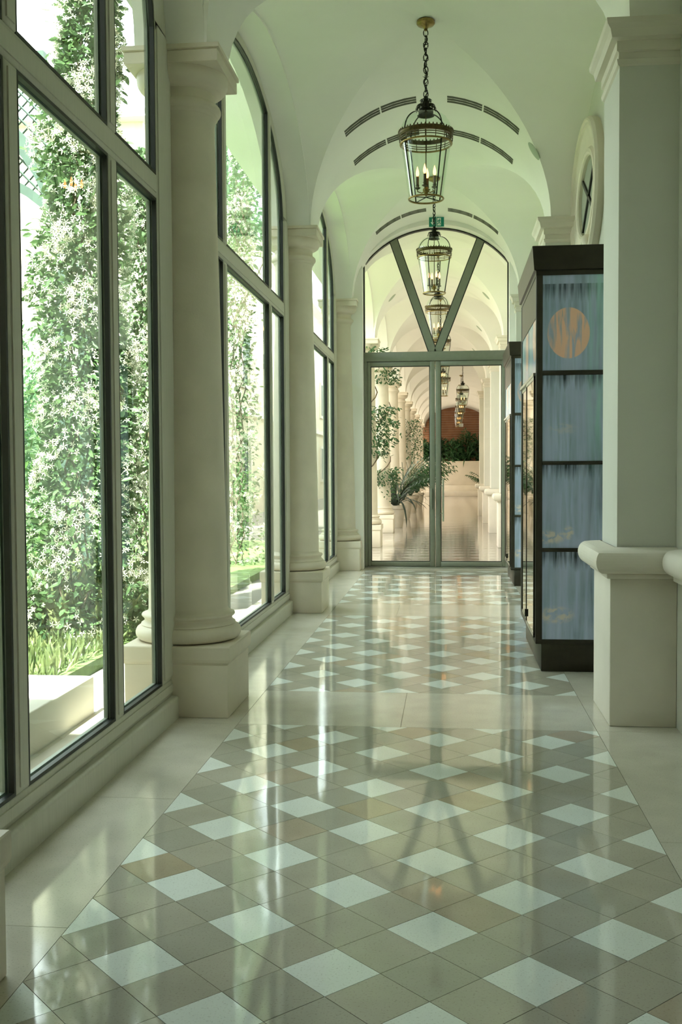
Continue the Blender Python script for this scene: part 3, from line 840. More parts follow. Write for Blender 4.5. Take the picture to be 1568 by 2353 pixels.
# ------------------------------------------------------------------ linear vents and round speakers in the vault
def vent(name, y, x_a, x_b, label):
    v = empty(name, (0, y, 0), label, 'vent', 'slotted air vents in the vault')
    xm = (x_a + x_b) / 2
    for p, q in ((x_a, xm - 0.008), (xm + 0.008, x_b)):
        for k in range(3):
            yy = (k - 1) * 0.066
            A, B, C, E = [], [], [], []
            for x in arc(p, q, 12):
                u = (x - AXIS) / HALF; z = SPRING + RISE * math.sqrt(max(0, 1 - u * u))
                nrm = Vector((u / HALF * 1.0, 0, math.sqrt(max(0, 1 - u * u)) / RISE)).normalized()
                for lst, dy, dn in ((A, -0.0225, 0.004), (B, 0.0225, 0.004), (C, 0.0225, -0.006), (E, -0.0225, -0.006)):
                    lst.append((x + nrm.x * -dn, yy + dy, z - nrm.z * dn))
            mb = MB(); mb.strip(A, B); mb.strip(B, C); mb.strip(E, A)
            mb.build('slot', 'vent_slot_shade', v, fix=True)  # dark strip proud of the vault, standing in for a shaded recess
for y, who in ((10.50, 'nearer row above the column line'), (11.50, 'farther row beyond the column line'), (14.90, 'row just above the door arch')):
    vent('linear_vent', y, -1.05, -0.33, f'curved slotted vent left of centre, {who}')
    vent('linear_vent', y, -0.02, 0.69, f'curved slotted vent right of centre, {who}')
def speaker(x, y, label):
    u = (x - AXIS) / HALF; z = SPRING + RISE * math.sqrt(1 - u * u)
    o = MB().lathe([(0.0, 0.008), (0.092, 0.008), (0.105, 0.004), (0.108, -0.004)], 28).build('ceiling_speaker', 'speaker_mesh', smooth=True)
    nrm = Vector((-u / HALF, 0, -math.sqrt(1 - u * u) / RISE)).normalized()
    o.location = (x, y, z); o.rotation_euler = nrm.to_track_quat('Z', 'Y').to_euler()
    tag(o, label, 'speaker', 'round flush ceiling speakers')
speaker(0.84, 10.52, 'round grey flush speaker in the vault right of the nearest lantern')
for k, y in enumerate((20.2, 24.8, 29.4)):
    speaker(0.70, y - 0.1, f'{ORD[k]} round speaker on the right of the loggia vault, from the door')
    if k == 0: speaker(-1.11, y - 0.1, 'round speaker on the left of the loggia vault behind the fanlight')

# ------------------------------------------------------------------ emergency exit sign
def exit_sign():
    s = empty('exit_sign', (-0.188, 15.36, 5.148), 'green emergency exit sign with white arrow and running figure above the door', 'sign')
    bevbox('casing', -0.112, 0.112, 0.004, 0.03, -0.074, 0.074, 0.003, 'sign_white', s, 1)
    for a, b in ((-0.110, -0.003), (0.003, 0.110)): MB().box(a, b, 0.0, 0.006, -0.072, 0.072).build('green_field', 'sign_green', s)
    MB().prism([(-0.066, 0.045), (-0.066, -0.005), (-0.088, -0.005), (-0.0565, -0.045), (-0.025, -0.005), (-0.047, -0.005), (-0.047, 0.045)], -0.002, 0.0, 'xz').build('arrow', 'sign_white', s, fix=True)
    mb = MB()
    mb.box(0.012, 0.064, -0.002, 0.0, -0.055, 0.055)
    mb.build('doorway_mark', 'sign_white', s)
    fg = MB()
    fg.prism([(0.046 + 0.008 * math.cos(a), 0.036 + 0.008 * math.sin(a)) for a in arc(0, 2 * math.pi * 11 / 12, 12)], -0.004, -0.002, 'xz')
    def limb(p, q, w=0.005):
        p, q = Vector(p), Vector(q); n = (q - p).normalized(); n = Vector((-n.y, n.x)) * w
        fg.prism([tuple(p - n), tuple(p + n), tuple(q + n), tuple(q - n)], -0.004, -0.002, 'xz')
    limb((0.044, 0.026), (0.036, -0.006), 0.008); limb((0.044, 0.022), (0.060, 0.006)); limb((0.043, 0.023), (0.022, 0.016)); limb((0.022, 0.016), (0.017, 0.000))
    limb((0.037, -0.004), (0.053, -0.020)); limb((0.053, -0.020), (0.050, -0.042)); limb((0.035, -0.004), (0.026, -0.028)); limb((0.026, -0.028), (0.012, -0.034))
    fg.build('running_figure', 'sign_green', s, fix=True)
    for x in (-0.09, 0.09): MB().tube([(x, 0.017, 0.07), (x, 0.017, 0.10)], 0.003, 5).build('hanger', 'steel', s)
exit_sign()

# ------------------------------------------------------------------ display cabinets
def cabinet(name, x0, y0, y1, label):
    """x0 = face of the body towards the corridor; end panel at y0 faces down the corridor"""
    c = empty(name, (x0, y0, 0), label, 'cabinet', 'dark bronze display cabinets')
    w = WALL_R - x0 - 0.004; dpt = y1 - y0
    bevbox('plinth', 0.042, w, 0.006, dpt - 0.05, 0.0, 0.215, 0.004, 'bronze', c, 1)
    bevbox('bottom_rail', 0.0, w, 0.0, dpt, 0.205, 0.240, 0.003, 'bronze', c, 1)
    # corner posts
    for a, b in ((0.0, 0.048), (dpt - 0.05, dpt)): bevbox('post', 0.0, 0.048, a, b, 0.236, 2.925, 0.004, 'bronze', c, 1)
    MB().box(w - 0.03, w, 0.0, dpt, 0.236, 2.925).build('back_board', 'bronze', c)
    # flared cornice
    prof = [(0.0, 2.918), (0.0, 2.950), (0.016, 2.957), (0.030, 3.125), (0.022, 3.128), (-0.3, 3.128)]
    mb = MB()
    for k in range(len(prof) - 1):
        (e0, z0), (e1, z1) = prof[k], prof[k + 1]
        A = [(w, -e0, z0), (-e0, -e0, z0), (-e0, dpt + e0, z0), (w, dpt + e0, z0)]; B = [(w, -e1, z1), (-e1, -e1, z1), (-e1, dpt + e1, z1), (w, dpt + e1, z1)]
        mb.strip(B, A)
    mb.add([(0, 0, 2.918), (w, 0, 2.918), (w, dpt, 2.918), (0, dpt, 2.918)], [(0, 3, 2, 1)])
    mb.build('cornice', 'bronze', c)
    # end panels: printed glass between rails
    rails = [(0.891, 0.919), (1.533, 1.560), (2.190, 2.224)]
    zs = [0.240] + [v for r in rails for v in r] + [2.918]
    for r in rails: bevbox('rail', 0.046, w, -0.004, 0.02, r[0], r[1], 0.003, 'bronze', c, 1)
    for k in range(4):
        pn = MB().box(0.0, w - 0.05, 0.0, 0.012, zs[2 * k], zs[2 * k + 1]).build('panel', 'blue_print', c, loc=(0.047, 0.008, 0))
        if k == 3: pn['label'] = 'blue glass panel with a worn orange disc'
    # corridor side: a printed strip on top, two sliding glass doors below
    for a, b in ((0.05, dpt / 2 - 0.01), (dpt / 2 + 0.01, dpt - 0.05)):
        p = MB().box(0.0, b - a, 0.0, 0.012, 2.215, 2.62).build('panel', 'blue_print', c, loc=(0.020, a, 0)); p.rotation_euler = (0, 0, math.radians(90))
    MB().box(0.004, 0.04, 0.048, dpt - 0.05, 2.62, 2.92).build('header', 'bronze', c)
    for i, (a, b, dx) in enumerate(((0.055, dpt / 2 + 0.03, -0.012), (dpt / 2 - 0.03, dpt - 0.055, 0.004))):
        dr = empty('sliding_door', (dx, 0, 0)); dr.parent = c
        MB().box(0.004, 0.012, a + 0.02, b - 0.02, 0.265, 2.165).build('pane', 'mirror_glass', dr)
        for p, q in ((a, a + 0.022), (b - 0.022, b)): MB().box(0.0, 0.016, p, q, 0.245, 2.19).build('stile', 'bronze', dr)
        MB().box(0.0, 0.016, a, b, 2.165, 2.19).build('top_rail', 'steel', dr); MB().box(0.0, 0.016, a, b, 0.245, 0.265).build('bottom_rail', 'steel', dr)
    MB().box(-0.016, 0.03, 0.05, dpt - 0.05, 2.19, 2.212).build('door_track', 'steel', c)
    MB().box(-0.022, 0.0, dpt / 2 - 0.012, dpt / 2 + 0.012, 0.30, 0.36).build('door_lock', 'black_iron', c)
    return c
cabinet('display_cabinet', 0.632, 7.70, 9.28, 'tall dark bronze cabinet with blue printed glass end, nearest the pier')
cabinet('display_cabinet', 0.782, 13.35, 14.85, 'smaller looking far bronze cabinet with blue glass beside the end door')

# ------------------------------------------------------------------ oval window high on the right wall
def oval_window():
    o = empty('window_4', (WALL_R, 9.85, 4.03), kind='structure')
    ry, rz, seg = 0.58, 0.34, 48
    prof = [(0.33, 0.0), (0.335, -0.06), (0.318, -0.085), (0.30, -0.09), (0.285, -0.075), (0.262, -0.075), (0.25, -0.06), (0.16, -0.040), (0.08, -0.035), (0.06, -0.06), (0.03, -0.065), (0.01, -0.055), (0.0, -0.04), (0.0, -0.004)]
    mb = MB()
    for k in range(len(prof) - 1):
        (e0, x0), (e1, x1) = prof[k], prof[k + 1]
        ring = lambda e, x: [(x, (ry + e) * math.cos(2 * math.pi * i / seg), (rz + e) * math.sin(2 * math.pi * i / seg)) for i in range(seg)]
        mb.strip(ring(e0, x0), ring(e1, x1), True)
    mb.build('frame', 'limestone', o, smooth=True, angle=40, fix=True)
    MB().prism([(ry * math.cos(2 * math.pi * i / seg), rz * math.sin(2 * math.pi * i / seg)) for i in range(seg)], -0.012, -0.004, 'yz').build('pane', 'frame_bead', o, fix=True)
    for a in (45, 135): 
        d = Vector((ry * math.cos(math.radians(a)), rz * math.sin(math.radians(a))))
        n = Vector((-d.y, d.x)).normalized() * 0.018
        MB().prism([tuple(-d - n), tuple(-d + n), tuple(d + n), tuple(d - n)], -0.03, -0.010, 'yz').build('glazing_bar', 'gasket_rubber', o, fix=True)
    # carved knot of leaves at the foot
    for k in range(5):
        y = -0.30 + 0.15 * k
        lf = MB().lathe([(0.0, 0.10), (0.035, 0.06), (0.055, 0.0), (0.045, -0.06), (0.0, -0.11)], 10).build('carved_leaf', 'limestone', o, smooth=True)
        lf.location = (-0.07, y, -rz - 0.13 - 0.03 * (2 - abs(k - 2))); lf.rotation_euler = ((k - 2) * 0.45, 0, 0)
oval_window()

# ------------------------------------------------------------------ foliage helpers
LEAF = np.array([(0, 0, 0), (0.30, 0.22, 0.05), (0.68, 0.19, 0.05), (1, 0, 0), (0.68, -0.19, 0.05), (0.30, -0.22, 0.05)])
LEAF_F = [(0, 1, 2, 3), (0, 3, 4, 5)]
NEEDLE = np.array([(0, 0, 0), (0.35, 0.055, 0.015), (0.75, 0.04, 0.0), (1, 0, -0.05), (0.75, -0.04, 0.0), (0.35, -0.055, 0.015)])
_st = []
_stf = []
for _k in range(5):
    _a = 2 * math.pi * _k / 5; _c, _s = math.cos(_a), math.sin(_a); _b = len(_st)
    _st += [(0.04 * _c, 0.04 * _s, 0.0), (0.55 * _c - 0.17 * _s, 0.55 * _s + 0.17 * _c, 0.10), (1.0 * _c + 0.10 * _s, 1.0 * _s - 0.10 * _c, 0.02), (0.55 * _c + 0.13 * _s, 0.55 * _s - 0.13 * _c, 0.06)]
    _stf.append((_b, _b + 3, _b + 2, _b + 1))
STAR, STAR_F = np.array(_st), _stf

def frames(n, out, spread, droop=0.0, up_bias=0.0):
    """random orientation matrices: blade direction near `out` (n,3), normals facing up and out"""
    d = out + rng.normal(0, spread, (n, 3)); d[:, 2] -= droop
    d /= np.linalg.norm(d, axis=1)[:, None] + 1e-9
    nr = rng.normal(0, 0.6, (n, 3)) + np.array([0, 0, 0.7 + up_bias]) + out * 0.5
    y = np.cross(nr, d); y /= np.linalg.norm(y, axis=1)[:, None] + 1e-9
    z = np.cross(d, y)
    return np.stack([d, y, z], 1)

def scatter(name, pts, mats3, size, tmpl, tf, mat, parent=None, kind='stuff'):
    n = len(pts); k = len(tmpl)
    V = np.einsum('kj,njl->nkl', tmpl, mats3) * size[:, None, None] + pts[:, None, :]
    V = V.reshape(-1, 3).astype(np.float32)
    f = np.array(tf); nf, fs = f.shape
    F = (f[None] + (np.arange(n) * k)[:, None, None]).reshape(-1).astype(np.int32)
    me = bpy.data.meshes.new(name)
    me.vertices.add(n * k); me.vertices.foreach_set('co', V.ravel())
    me.loops.add(len(F)); me.loops.foreach_set('vertex_index', F)
    me.polygons.add(n * nf); me.polygons.foreach_set('loop_start', np.arange(0, n * nf * fs, fs, dtype=np.int32))
    me.update(calc_edges=True)
    me.materials.append(MATS[mat])
    o = bpy.data.objects.new(name, me); col.objects.link(o)
    if parent: o.parent = parent
    if kind: o['kind'] = kind
    return o

def unit_mesh(name, tmpl, tf, mat):
    me = bpy.data.meshes.new(name); me.from_pydata([tuple(v) for v in tmpl], [], tf); me.materials.append(MATS[mat]); me.update(); return me
def single(name, me, p, m3, s, parent):
    o = bpy.data.objects.new(name, me); col.objects.link(o)
    A, B, C = [Vector(r) for r in m3]
    o.parent = parent
    o.matrix_local = Matrix(((A.x * s, B.x * s, C.x * s, p[0]), (A.y * s, B.y * s, C.y * s, p[1]), (A.z * s, B.z * s, C.z * s, p[2]), (0, 0, 0, 1)))
    return o
def blob_points(blobs, n, shell=0.55):
    """points in a union of ellipsoids, denser to the outside; returns points and outward directions"""
    vol = np.array([(b[3] * b[4] * b[5]) ** 0.75 for b in blobs]); pick = rng.choice(len(blobs), n, p=vol / vol.sum())
    B = np.array(blobs)[pick]
    d = rng.normal(0, 1, (n, 3)); d /= np.linalg.norm(d, axis=1)[:, None]
    r = shell + (1.06 - shell) * rng.random(n) ** 0.6
    lump = 1 + 0.18 * np.sin(d[:, 0] * 5 + B[:, 0] * 3) * np.cos(d[:, 2] * 4 + B[:, 1])
    return B[:, :3] + d * B[:, 3:6] * (r * lump)[:, None], d
jl_mesh = unit_mesh('jasmine_leaf', LEAF, LEAF_F, 'jasmine_leaf')
jf_mesh = unit_mesh('jasmine_flower', STAR, STAR_F, 'petal')
ivy_mesh = unit_mesh('ivy_leaf', LEAF, LEAF_F, 'ivy_leaf')

# ------------------------------------------------------------------ garden outside the windows
gnd = MB().box(-60, -1.88, -20, 90, -0.30, -0.03).build('ground', 'gravel'); tag(gnd, kind='structure')
tag(MB().box(-2.20, -1.88, 1.95, 15.6, -0.03, 0.0).build('floor_terrace', 'paving'), kind='structure')
tag(MB().box(-16.0, -1.90, 1.55, 1.95, -0.05, 6.3).build('wall_wing', 'facade'), kind='structure')  # unseen wall added to block light reaching the nearest window
# raised bed with its stone kerb
kerb = empty('garden_kerb', (0, 0, 0), 'low pale stone kerb of the planting bed just outside the nearest window', 'kerb')
for a, b in ((1.96, 3.6), (3.6, 4.9), (4.9, 6.16)):
    bevbox('kerb_stone', -2.56, -2.205, a + 0.002, b - 0.002, -0.03, 0.232, 0.008, 'pale_limestone', kerb)
bevbox('kerb_stone', -4.6, -2.56, 5.95, 6.16, -0.03, 0.232, 0.008, 'pale_limestone', kerb)
bed = MB().box(-9.0, -2.56, 1.95, 5.95, -0.03, 0.17).build('planting_bed', 'lawn'); tag(bed, kind='structure')
lawn = MB().box(-30, -2.70, 6.20, 21.0, -0.03, 0.06).build('lawn', 'lawn'); tag(lawn, kind='structure')

def grass(name, x0, x1, y0, y1, z, n, h, label):
    p = np.stack([rng.uniform(x0, x1, n), rng.uniform(y0, y1, n), np.full(n, z)], 1)
    out = np.tile(np.array([0, 0, 1.0]), (n, 1))
    o = scatter(name, p, frames(n, out, 0.35), rng.uniform(0.4, 1.0, n) * h, NEEDLE * np.array([1, 1.4, 1]), LEAF_F, 'grass_blade')
    tag(o, label, 'grass', kind='stuff')
grass('grass', -5.2, -2.75, 6.3, 10.5, 0.05, 9000, 0.20, 'sunlit grass growing at the foot of the jasmine')
grass('long_grass', -4.6, -3.0, 8.4, 11.5, 0.05, 2500, 0.62, 'tall arching grass clump between the jasmine and the lawn')

def jasmine(name, cx, cy, z0, z1, rx, ry, nl, nf, n_single, label, group='flowering jasmine climbers'):
    j = empty(name, (cx, cy, 0), label, 'climber', group)
    H = z1 - z0
    def surf(n, core=0.45):
        z = z0 + H * rng.random(n) ** 0.9; a = rng.uniform(0, 2 * math.pi, n)
        bul = 0.72 + 0.30 * np.sin(z * 2.3 + a * 1.0) * np.cos(z * 1.1 + 2 * a) + 0.12 * np.sin(5 * z + 3 * a)
        r = (core + (1.05 - core) * rng.random(n) ** 0.5) * bul
        d = np.stack([np.cos(a), np.sin(a), np.zeros(n)], 1)
        k = 1.10 - 0.66 * (z - z0) / H
        p = np.stack([rx * r * k * np.cos(a), ry * r * k * np.sin(a) + 0.75 * (z - z0) / H, z], 1)
        return p, d
    p, d = surf(nl); scatter('leaves', p, frames(nl, d, 0.7, 0.25), rng.uniform(0.045, 0.105, nl), LEAF, LEAF_F, 'jasmine_leaf', j)
    p, d = surf(3 * nf, 0.85)
    cl = np.sin(p[:, 1] * 9 + p[:, 2] * 4.1) + np.sin(p[:, 0] * 11 - p[:, 2] * 6.3) + np.sin(p[:, 2] * 13 + p[:, 1] * 5)
    keep = np.argsort(-(cl + rng.normal(0, 1.0, 3 * nf)))[:nf]; p, d = p[keep], d[keep]; p += d * (0.04 + 0.06 * rng.random(nf))[:, None]
    m = frames(nf, d, 0.6); m = np.stack([m[:, 1], m[:, 2], m[:, 0]], 1)
    scatter('flowers', p, m, rng.uniform(0.026, 0.040, nf), STAR, STAR_F, 'petal', j)
    # sprays that stand proud of the mass, leaf by leaf
    p, d = surf(n_single, 0.9); p += d * 0.10; f = frames(n_single, d, 0.6, 0.25)
    for i in range(n_single): single('leaf', jl_mesh, p[i], f[i], random.uniform(0.08, 0.12), j)
    p, d = surf(n_single, 0.9); p += d * 0.10; m = frames(n_single, d, 0.5); m = np.stack([m[:, 1], m[:, 2], m[:, 0]], 1)
    for i in range(n_single): single('flower', jf_mesh, p[i], m[i], random.uniform(0.028, 0.038), j)
    for k in range(4):
        a = k * 1.6
        path = [(0.10 * math.cos(a + i * 0.9) + 0.04 * math.sin(i * 2.2 + k), 0.10 * math.sin(a + i * 0.9) + 0.68 * i / 24, (z1 - 0.5) * i / 24) for i in range(25)]
        MB().tube(path, 0.010, 5).build('stem', 'bark', j, smooth=True)
    return j
jasmine('jasmine_climber', -3.22, 8.50, 0.05, 6.6, 0.56, 0.60, 16000, 6000, 230, 'white flowering jasmine climber filling the nearest window')
jasmine('jasmine_climber', -3.45, 11.1, 0.05, 5.2, 0.55, 0.75, 9000, 2500, 40, 'jasmine climber behind the narrow pane beside the large column')
jasmine('jasmine_climber', -3.30, 15.6, 0.05, 6.6, 0.40, 0.45, 3500, 2000, 40, 'jasmine climber seen through the second window')
# pergola arch with lattice, upper left
def pergola():
    """gable frame of the pergola, square to the corridor: two bent ribs on posts and a diagonal lattice between them"""
    y0 = 10.3; ox = -6.2
    P = empty('pergola_arch', (ox, y0, 0), 'dark green timber arch with diagonal lattice at the upper left', 'pergola')
    def band(name, cx, cz, r, w, a0, a1, dep):
        N = 20; A, B = [], []
        for a in arc(math.radians(a0), math.radians(a1), N):
            A.append((cx - ox + (r - w / 2) * math.cos(a), cz + (r - w / 2) * math.sin(a))); B.append((cx - ox + (r + w / 2) * math.cos(a), cz + (r + w / 2) * math.sin(a)))
        mb = MB()
        for y, f in ((-dep, 0), (dep, 1)):
            p = [(x, y, z) for x, z in A]; q = [(x, y, z) for x, z in B]
            mb.strip(q, p) if f else mb.strip(p, q)
        for L in (A, B): mb.strip([(x, -dep, z) for x, z in L], [(x, dep, z) for x, z in L])
        mb.build(name, 'green_timber', P, smooth=True, angle=40, fix=True)
    UC = (-4.36 - 1.55 * math.cos(math.radians(42)), 4.86 - 1.55 * math.sin(math.radians(42)))
    LC = (-4.40 - 1.25 * math.cos(math.radians(62)), 4.43 - 1.25 * math.sin(math.radians(62)))
    band('arch_rib', UC[0], UC[1], 1.55, 0.17, 0, 180, 0.045)
    band('arch_rib', LC[0], LC[1], 1.25, 0.09, 0, 180, 0.045)
    for c, r in ((UC, 1.55), (LC, 1.25)):
        for sg in (-1, 1): MB().box(c[0] - ox + sg * r - 0.05, c[0] - ox + sg * r + 0.05, -0.045, 0.045, 0.05, c[1]).build('post', 'green_timber', P)
    MB().box(-1.9, 2.1, -0.05, 0.05, 5.66, 5.78).build('top_beam', 'green_timber', P)
    for k in range(-26, 27):
        for sg in (-1, 1):
            runs, cur = [], []
            for t in np.linspace(-3, 3, 301):
                x = UC[0] + k * 0.135 + sg * t * 0.7071; z = 4.9 + t * 0.7071
                ok = abs(x - UC[0]) < 1.75 and z < 5.66 and z > UC[1] and math.hypot(x - LC[0], z - LC[1]) > 1.25
                if ok: cur.append((x - ox, 0.010 * sg, z))
                elif cur: runs.append(cur); cur = []
            if cur: runs.append(cur)
            for rn in runs:
                if len(rn) > 3: MB().tube([rn[0], rn[-1]], 0.011, 4).build('lattice_bar', 'green_timber', P)
pergola()

def shrub(name, blobs, n, size, mat, label, cat='shrub', group=None, tmpl=LEAF, trunk=None, shell=0.55):
    b0 = np.array(blobs); cx, cy = float(b0[:, 0].mean()), float(b0[:, 1].mean())
    s = empty(name, (cx, cy, 0), label, cat, group)
    p, d = blob_points(blobs, n, shell); p -= np.array([cx, cy, 0])
    scatter('foliage', p, frames(n, d, 0.7, 0.1), rng.uniform(0.6, 1.2, n) * size, tmpl, LEAF_F, mat, s)
    if trunk:
        r, h = trunk
        MB().tube([(0, 0, -0.03), (0.05, 0.04, h * .4), (-0.04, 0.08, h * .75), (0.03, 0.0, h)], [r, r * .8, r * .65, r * .4], 8).build('trunk', 'bark', s, smooth=True)
        for k in range(5):
            a = k * 1.256
            MB().tube([(0, 0, h * (0.55 + 0.06 * k)), (0.5 * math.cos(a), 0.5 * math.sin(a), h * (0.8 + 0.06 * k)), (1.1 * math.cos(a), 1.1 * math.sin(a), h * (1.0 + 0.07 * k))], [r * .45, r * .3, r * .12], 6).build('branch', 'bark', s, smooth=True)
    return s
shrub('garden_shrub', [(-5.0, 9.6, 1.0, 0.9, 1.0, 1.1), (-5.6, 10.6, 1.6, 0.9, 0.9, 1.1), (-5.4, 9.0, 2.1, .6, .6, .7)], 11000, 0.075, 'shrub_leaf', 'bright green shrub behind the jasmine on its left')
shrub('garden_shrub', [(-5.9, 12.4, 1.4, 1.0, 1.2, 1.5), (-6.4, 13.5, 2.4, 1.0, 1.0, 1.3)], 8000, 0.09, 'tree_leaf', 'dark rounded shrub deep in the garden behind the jasmine')
shrub('garden_shrub', [(-7.4, 17.0, 1.6, 1.6, 1.8, 1.8), (-6.2, 19.5, 1.4, 1.3, 1.5, 1.6)], 9000, 0.11, 'shrub_leaf', 'pale green bush in the garden beyond the second window')
shrub('garden_shrub', [(-4.6, 17.8, 0.7, 0.7, 0.9, 0.8), (-4.4, 19.2, 0.9, 0.7, 0.8, 1.0)], 6000, 0.08, 'shrub_leaf', 'low sunlit shrub at the lawn edge behind the second jasmine')
shrub('garden_tree', [(-10.6, 22.5, 2.2, 1.6, 1.8, 1.5), (-9.8, 24.2, 2.8, 1.4, 1.5, 1.2)], 9000, 0.13, 'tree_leaf', 'rounded leafy tree deep in the garden behind the jasmine', 'tree', 'garden trees', trunk=(0.13, 2.2))
shrub('garden_tree', [(-4.9, 20.0, 6.2, 1.3, 1.6, 1.0), (-5.2, 22.0, 7.4, 1.3, 1.6, 1.1), (-4.5, 21.0, 8.6, 1.1, 1.4, 1.1), (-4.4, 19.2, 7.3, 0.8, 1.0, 0.8)], 9000, 0.15, 'tree_leaf', 'tree whose leaves hang across the second arched window', 'tree', 'garden trees', trunk=(0.12, 5.8), shell=0.2)
shrub('garden_tree', [(-13, 26, 4.0, 2.6, 3.0, 2.6), (-12, 29, 3.0, 2.4, 2.6, 2.6)], 9000, 0.2, 'shrub_leaf', 'broad pale tree at the far end of the garden', 'tree', 'garden trees', trunk=(0.2, 3.6))
for k, (x, y) in enumerate(((-12.5, 9.0), (-12.0, 14.0), (-11.5, 20.0))):
    shrub('hedge', [(x, y - 1.2, 0.9, 1.0, 1.7, 1.0), (x, y + 1.2, 1.0, 1.0, 1.7, 1.1)], 7000, 0.10, 'shrub_leaf', ['clipped hedge at the back of the garden, nearest stretch', 'clipped hedge at the back of the garden, middle stretch', 'clipped hedge at the back of the garden, farthest stretch'][k], 'hedge', 'garden hedge')

# terracotta roofed house at the back of the garden
def house():
    h = empty('garden_house', (-22, 34, 0), 'pale house with terracotta roof behind the lattice', 'house')
    MB().box(-3, 3, -5, 5, -0.03, 9.5).build('wall', 'facade', h)
    MB().add([(-3.6, -5.6, 9.5), (3.6, -5.6, 9.5), (3.6, 5.6, 9.5), (-3.6, 5.6, 9.5), (0, -3, 11.3), (0, 3, 11.3)], [(0, 1, 4), (1, 2, 5, 4), (2, 3, 5), (3, 0, 4, 5), (3, 2, 1, 0)]).build('roof', 'roof_tile', h)
    for y in (-3, 0, 3):
        for z in (1.6, 5.4):
            w = MB().box(2.96, 3.06, y - 0.55, y + 0.55, z, z + 1.9).build('window', 'frame_bead', h)
            MB().box(3.05, 3.08, y - 0.45, y + 0.45, z + 0.1, z + 1.8).build('pane', 'gasket_rubber', w)
house()

def courtyard_building():  # set near and tall to block sky light from the loggia
    h = empty('courtyard_building', (-8.4, 43, 0), 'pale building across the courtyard beyond the loggia columns', 'building')
    MB().box(-1.5, 1.5, -20, 20, -0.03, 9.4).build('wall', 'facade', h)
    MB().add([(-2.0, -20.4, 9.4), (2.0, -20.4, 9.4), (2.0, 20.4, 9.4), (-2.0, 20.4, 9.4), (0, -18, 10.4), (0, 18, 10.4)], [(0, 1, 4), (1, 2, 5, 4), (2, 3, 5), (3, 0, 4, 5), (3, 2, 1, 0)]).build('roof', 'pale_limestone', h)
    MB().box(1.5, 1.62, -20, 20, 3.4, 3.6).build('string_course', 'pale_limestone', h)
    for k in range(9):
        y = -17 + 4.2 * k
        for z in (0.9, 4.3):
            w = MB().box(1.48, 1.58, y - 0.7, y + 0.7, z, z + 1.9).build('window', 'pale_limestone', h)
            MB().box(1.57, 1.60, y - 0.55, y + 0.55, z + 0.14, z + 1.76).build('shutter', 'green_timber', w)
courtyard_building()
for k, (x, y) in enumerate(((-6.3, 6.4), (-6.0, 3.6))):  # out-of-view trees, added to screen the sky from the nearest window
    shrub('evergreen_tree', [(x, y, 2.2, 1.3, 1.4, 2.0), (x - .2, y, 5.0, 1.4, 1.5, 2.2), (x, y, 7.6, 1.1, 1.2, 1.6)], 9000, 0.22, 'tree_leaf', ['tall dense evergreen just left of the nearest window view', 'tall evergreen beside the wing, left of the nearest window view'][k], 'tree', trunk=(0.16, 6.0))

# ------------------------------------------------------------------ beyond the door: planting in the loggia
def ivy(name, cx, cy, zs, r, n, ns, label):
    v = empty(name, (cx, cy, 0), label, 'climber', 'ivy on the loggia columns')
    for (z0, z1, dens, off) in zs:
        k = int(n * dens); a = rng.uniform(0, 2 * math.pi, k); z = rng.uniform(z0, z1, k)
        rr = r + 0.02 + 0.16 * rng.random(k) ** 1.5 + off * np.clip(np.cos(a - 0.3), 0, 1) * rng.random(k)
        d = np.stack([np.cos(a), np.sin(a), np.zeros(k)], 1); p = np.stack([rr * np.cos(a), rr * np.sin(a), z], 1)
        scatter('leaves', p, frames(k, d, 0.6, 0.5), rng.uniform(0.05, 0.10, k), LEAF, LEAF_F, 'ivy_leaf', v)
    for i in range(ns):
        z0, z1, _, off = zs[i % len(zs)]; a = random.uniform(-1.9, 0.7); z = random.uniform(z0 - 0.15, z1)
        rr = r + 0.12 + off * random.random(); d = np.array([[math.cos(a), math.sin(a), 0]])
        single('leaf', ivy_mesh, (rr * math.cos(a), rr * math.sin(a), z), frames(1, d, 0.6, 0.5)[0], random.uniform(0.08, 0.13), v)
    path = [((r + 0.02) * math.cos(i * 0.55), (r + 0.02) * math.sin(i * 0.55), 0.5 + 3.3 * i / 30) for i in range(31)]
    MB().tube(path, 0.012, 5).build('stem', 'bark', v, smooth=True)
ivy('ivy_climber', COLX, 20.2, [(2.0, 2.75, 0.5, 0.35), (1.75, 2.1, 0.15, 0.15), (3.6, 3.9, 0.12, 0.1)], 0.23, 2400, 40, 'ivy hanging on the first column beyond the door')
ivy('ivy_climber', COLX, 24.8, [(1.15, 1.55, 0.6, 0.12), (3.55, 3.95, 0.35, 0.1), (0.85, 1.2, 0.1, 0.05)], 0.23, 1200, 20, 'ivy ring on the second column beyond the door')
ivy('ivy_climber', COLX, 38.6, [(1.9, 3.4, 0.8, 0.4)], 0.23, 1800, 10, 'ivy bunch on a farther loggia column')

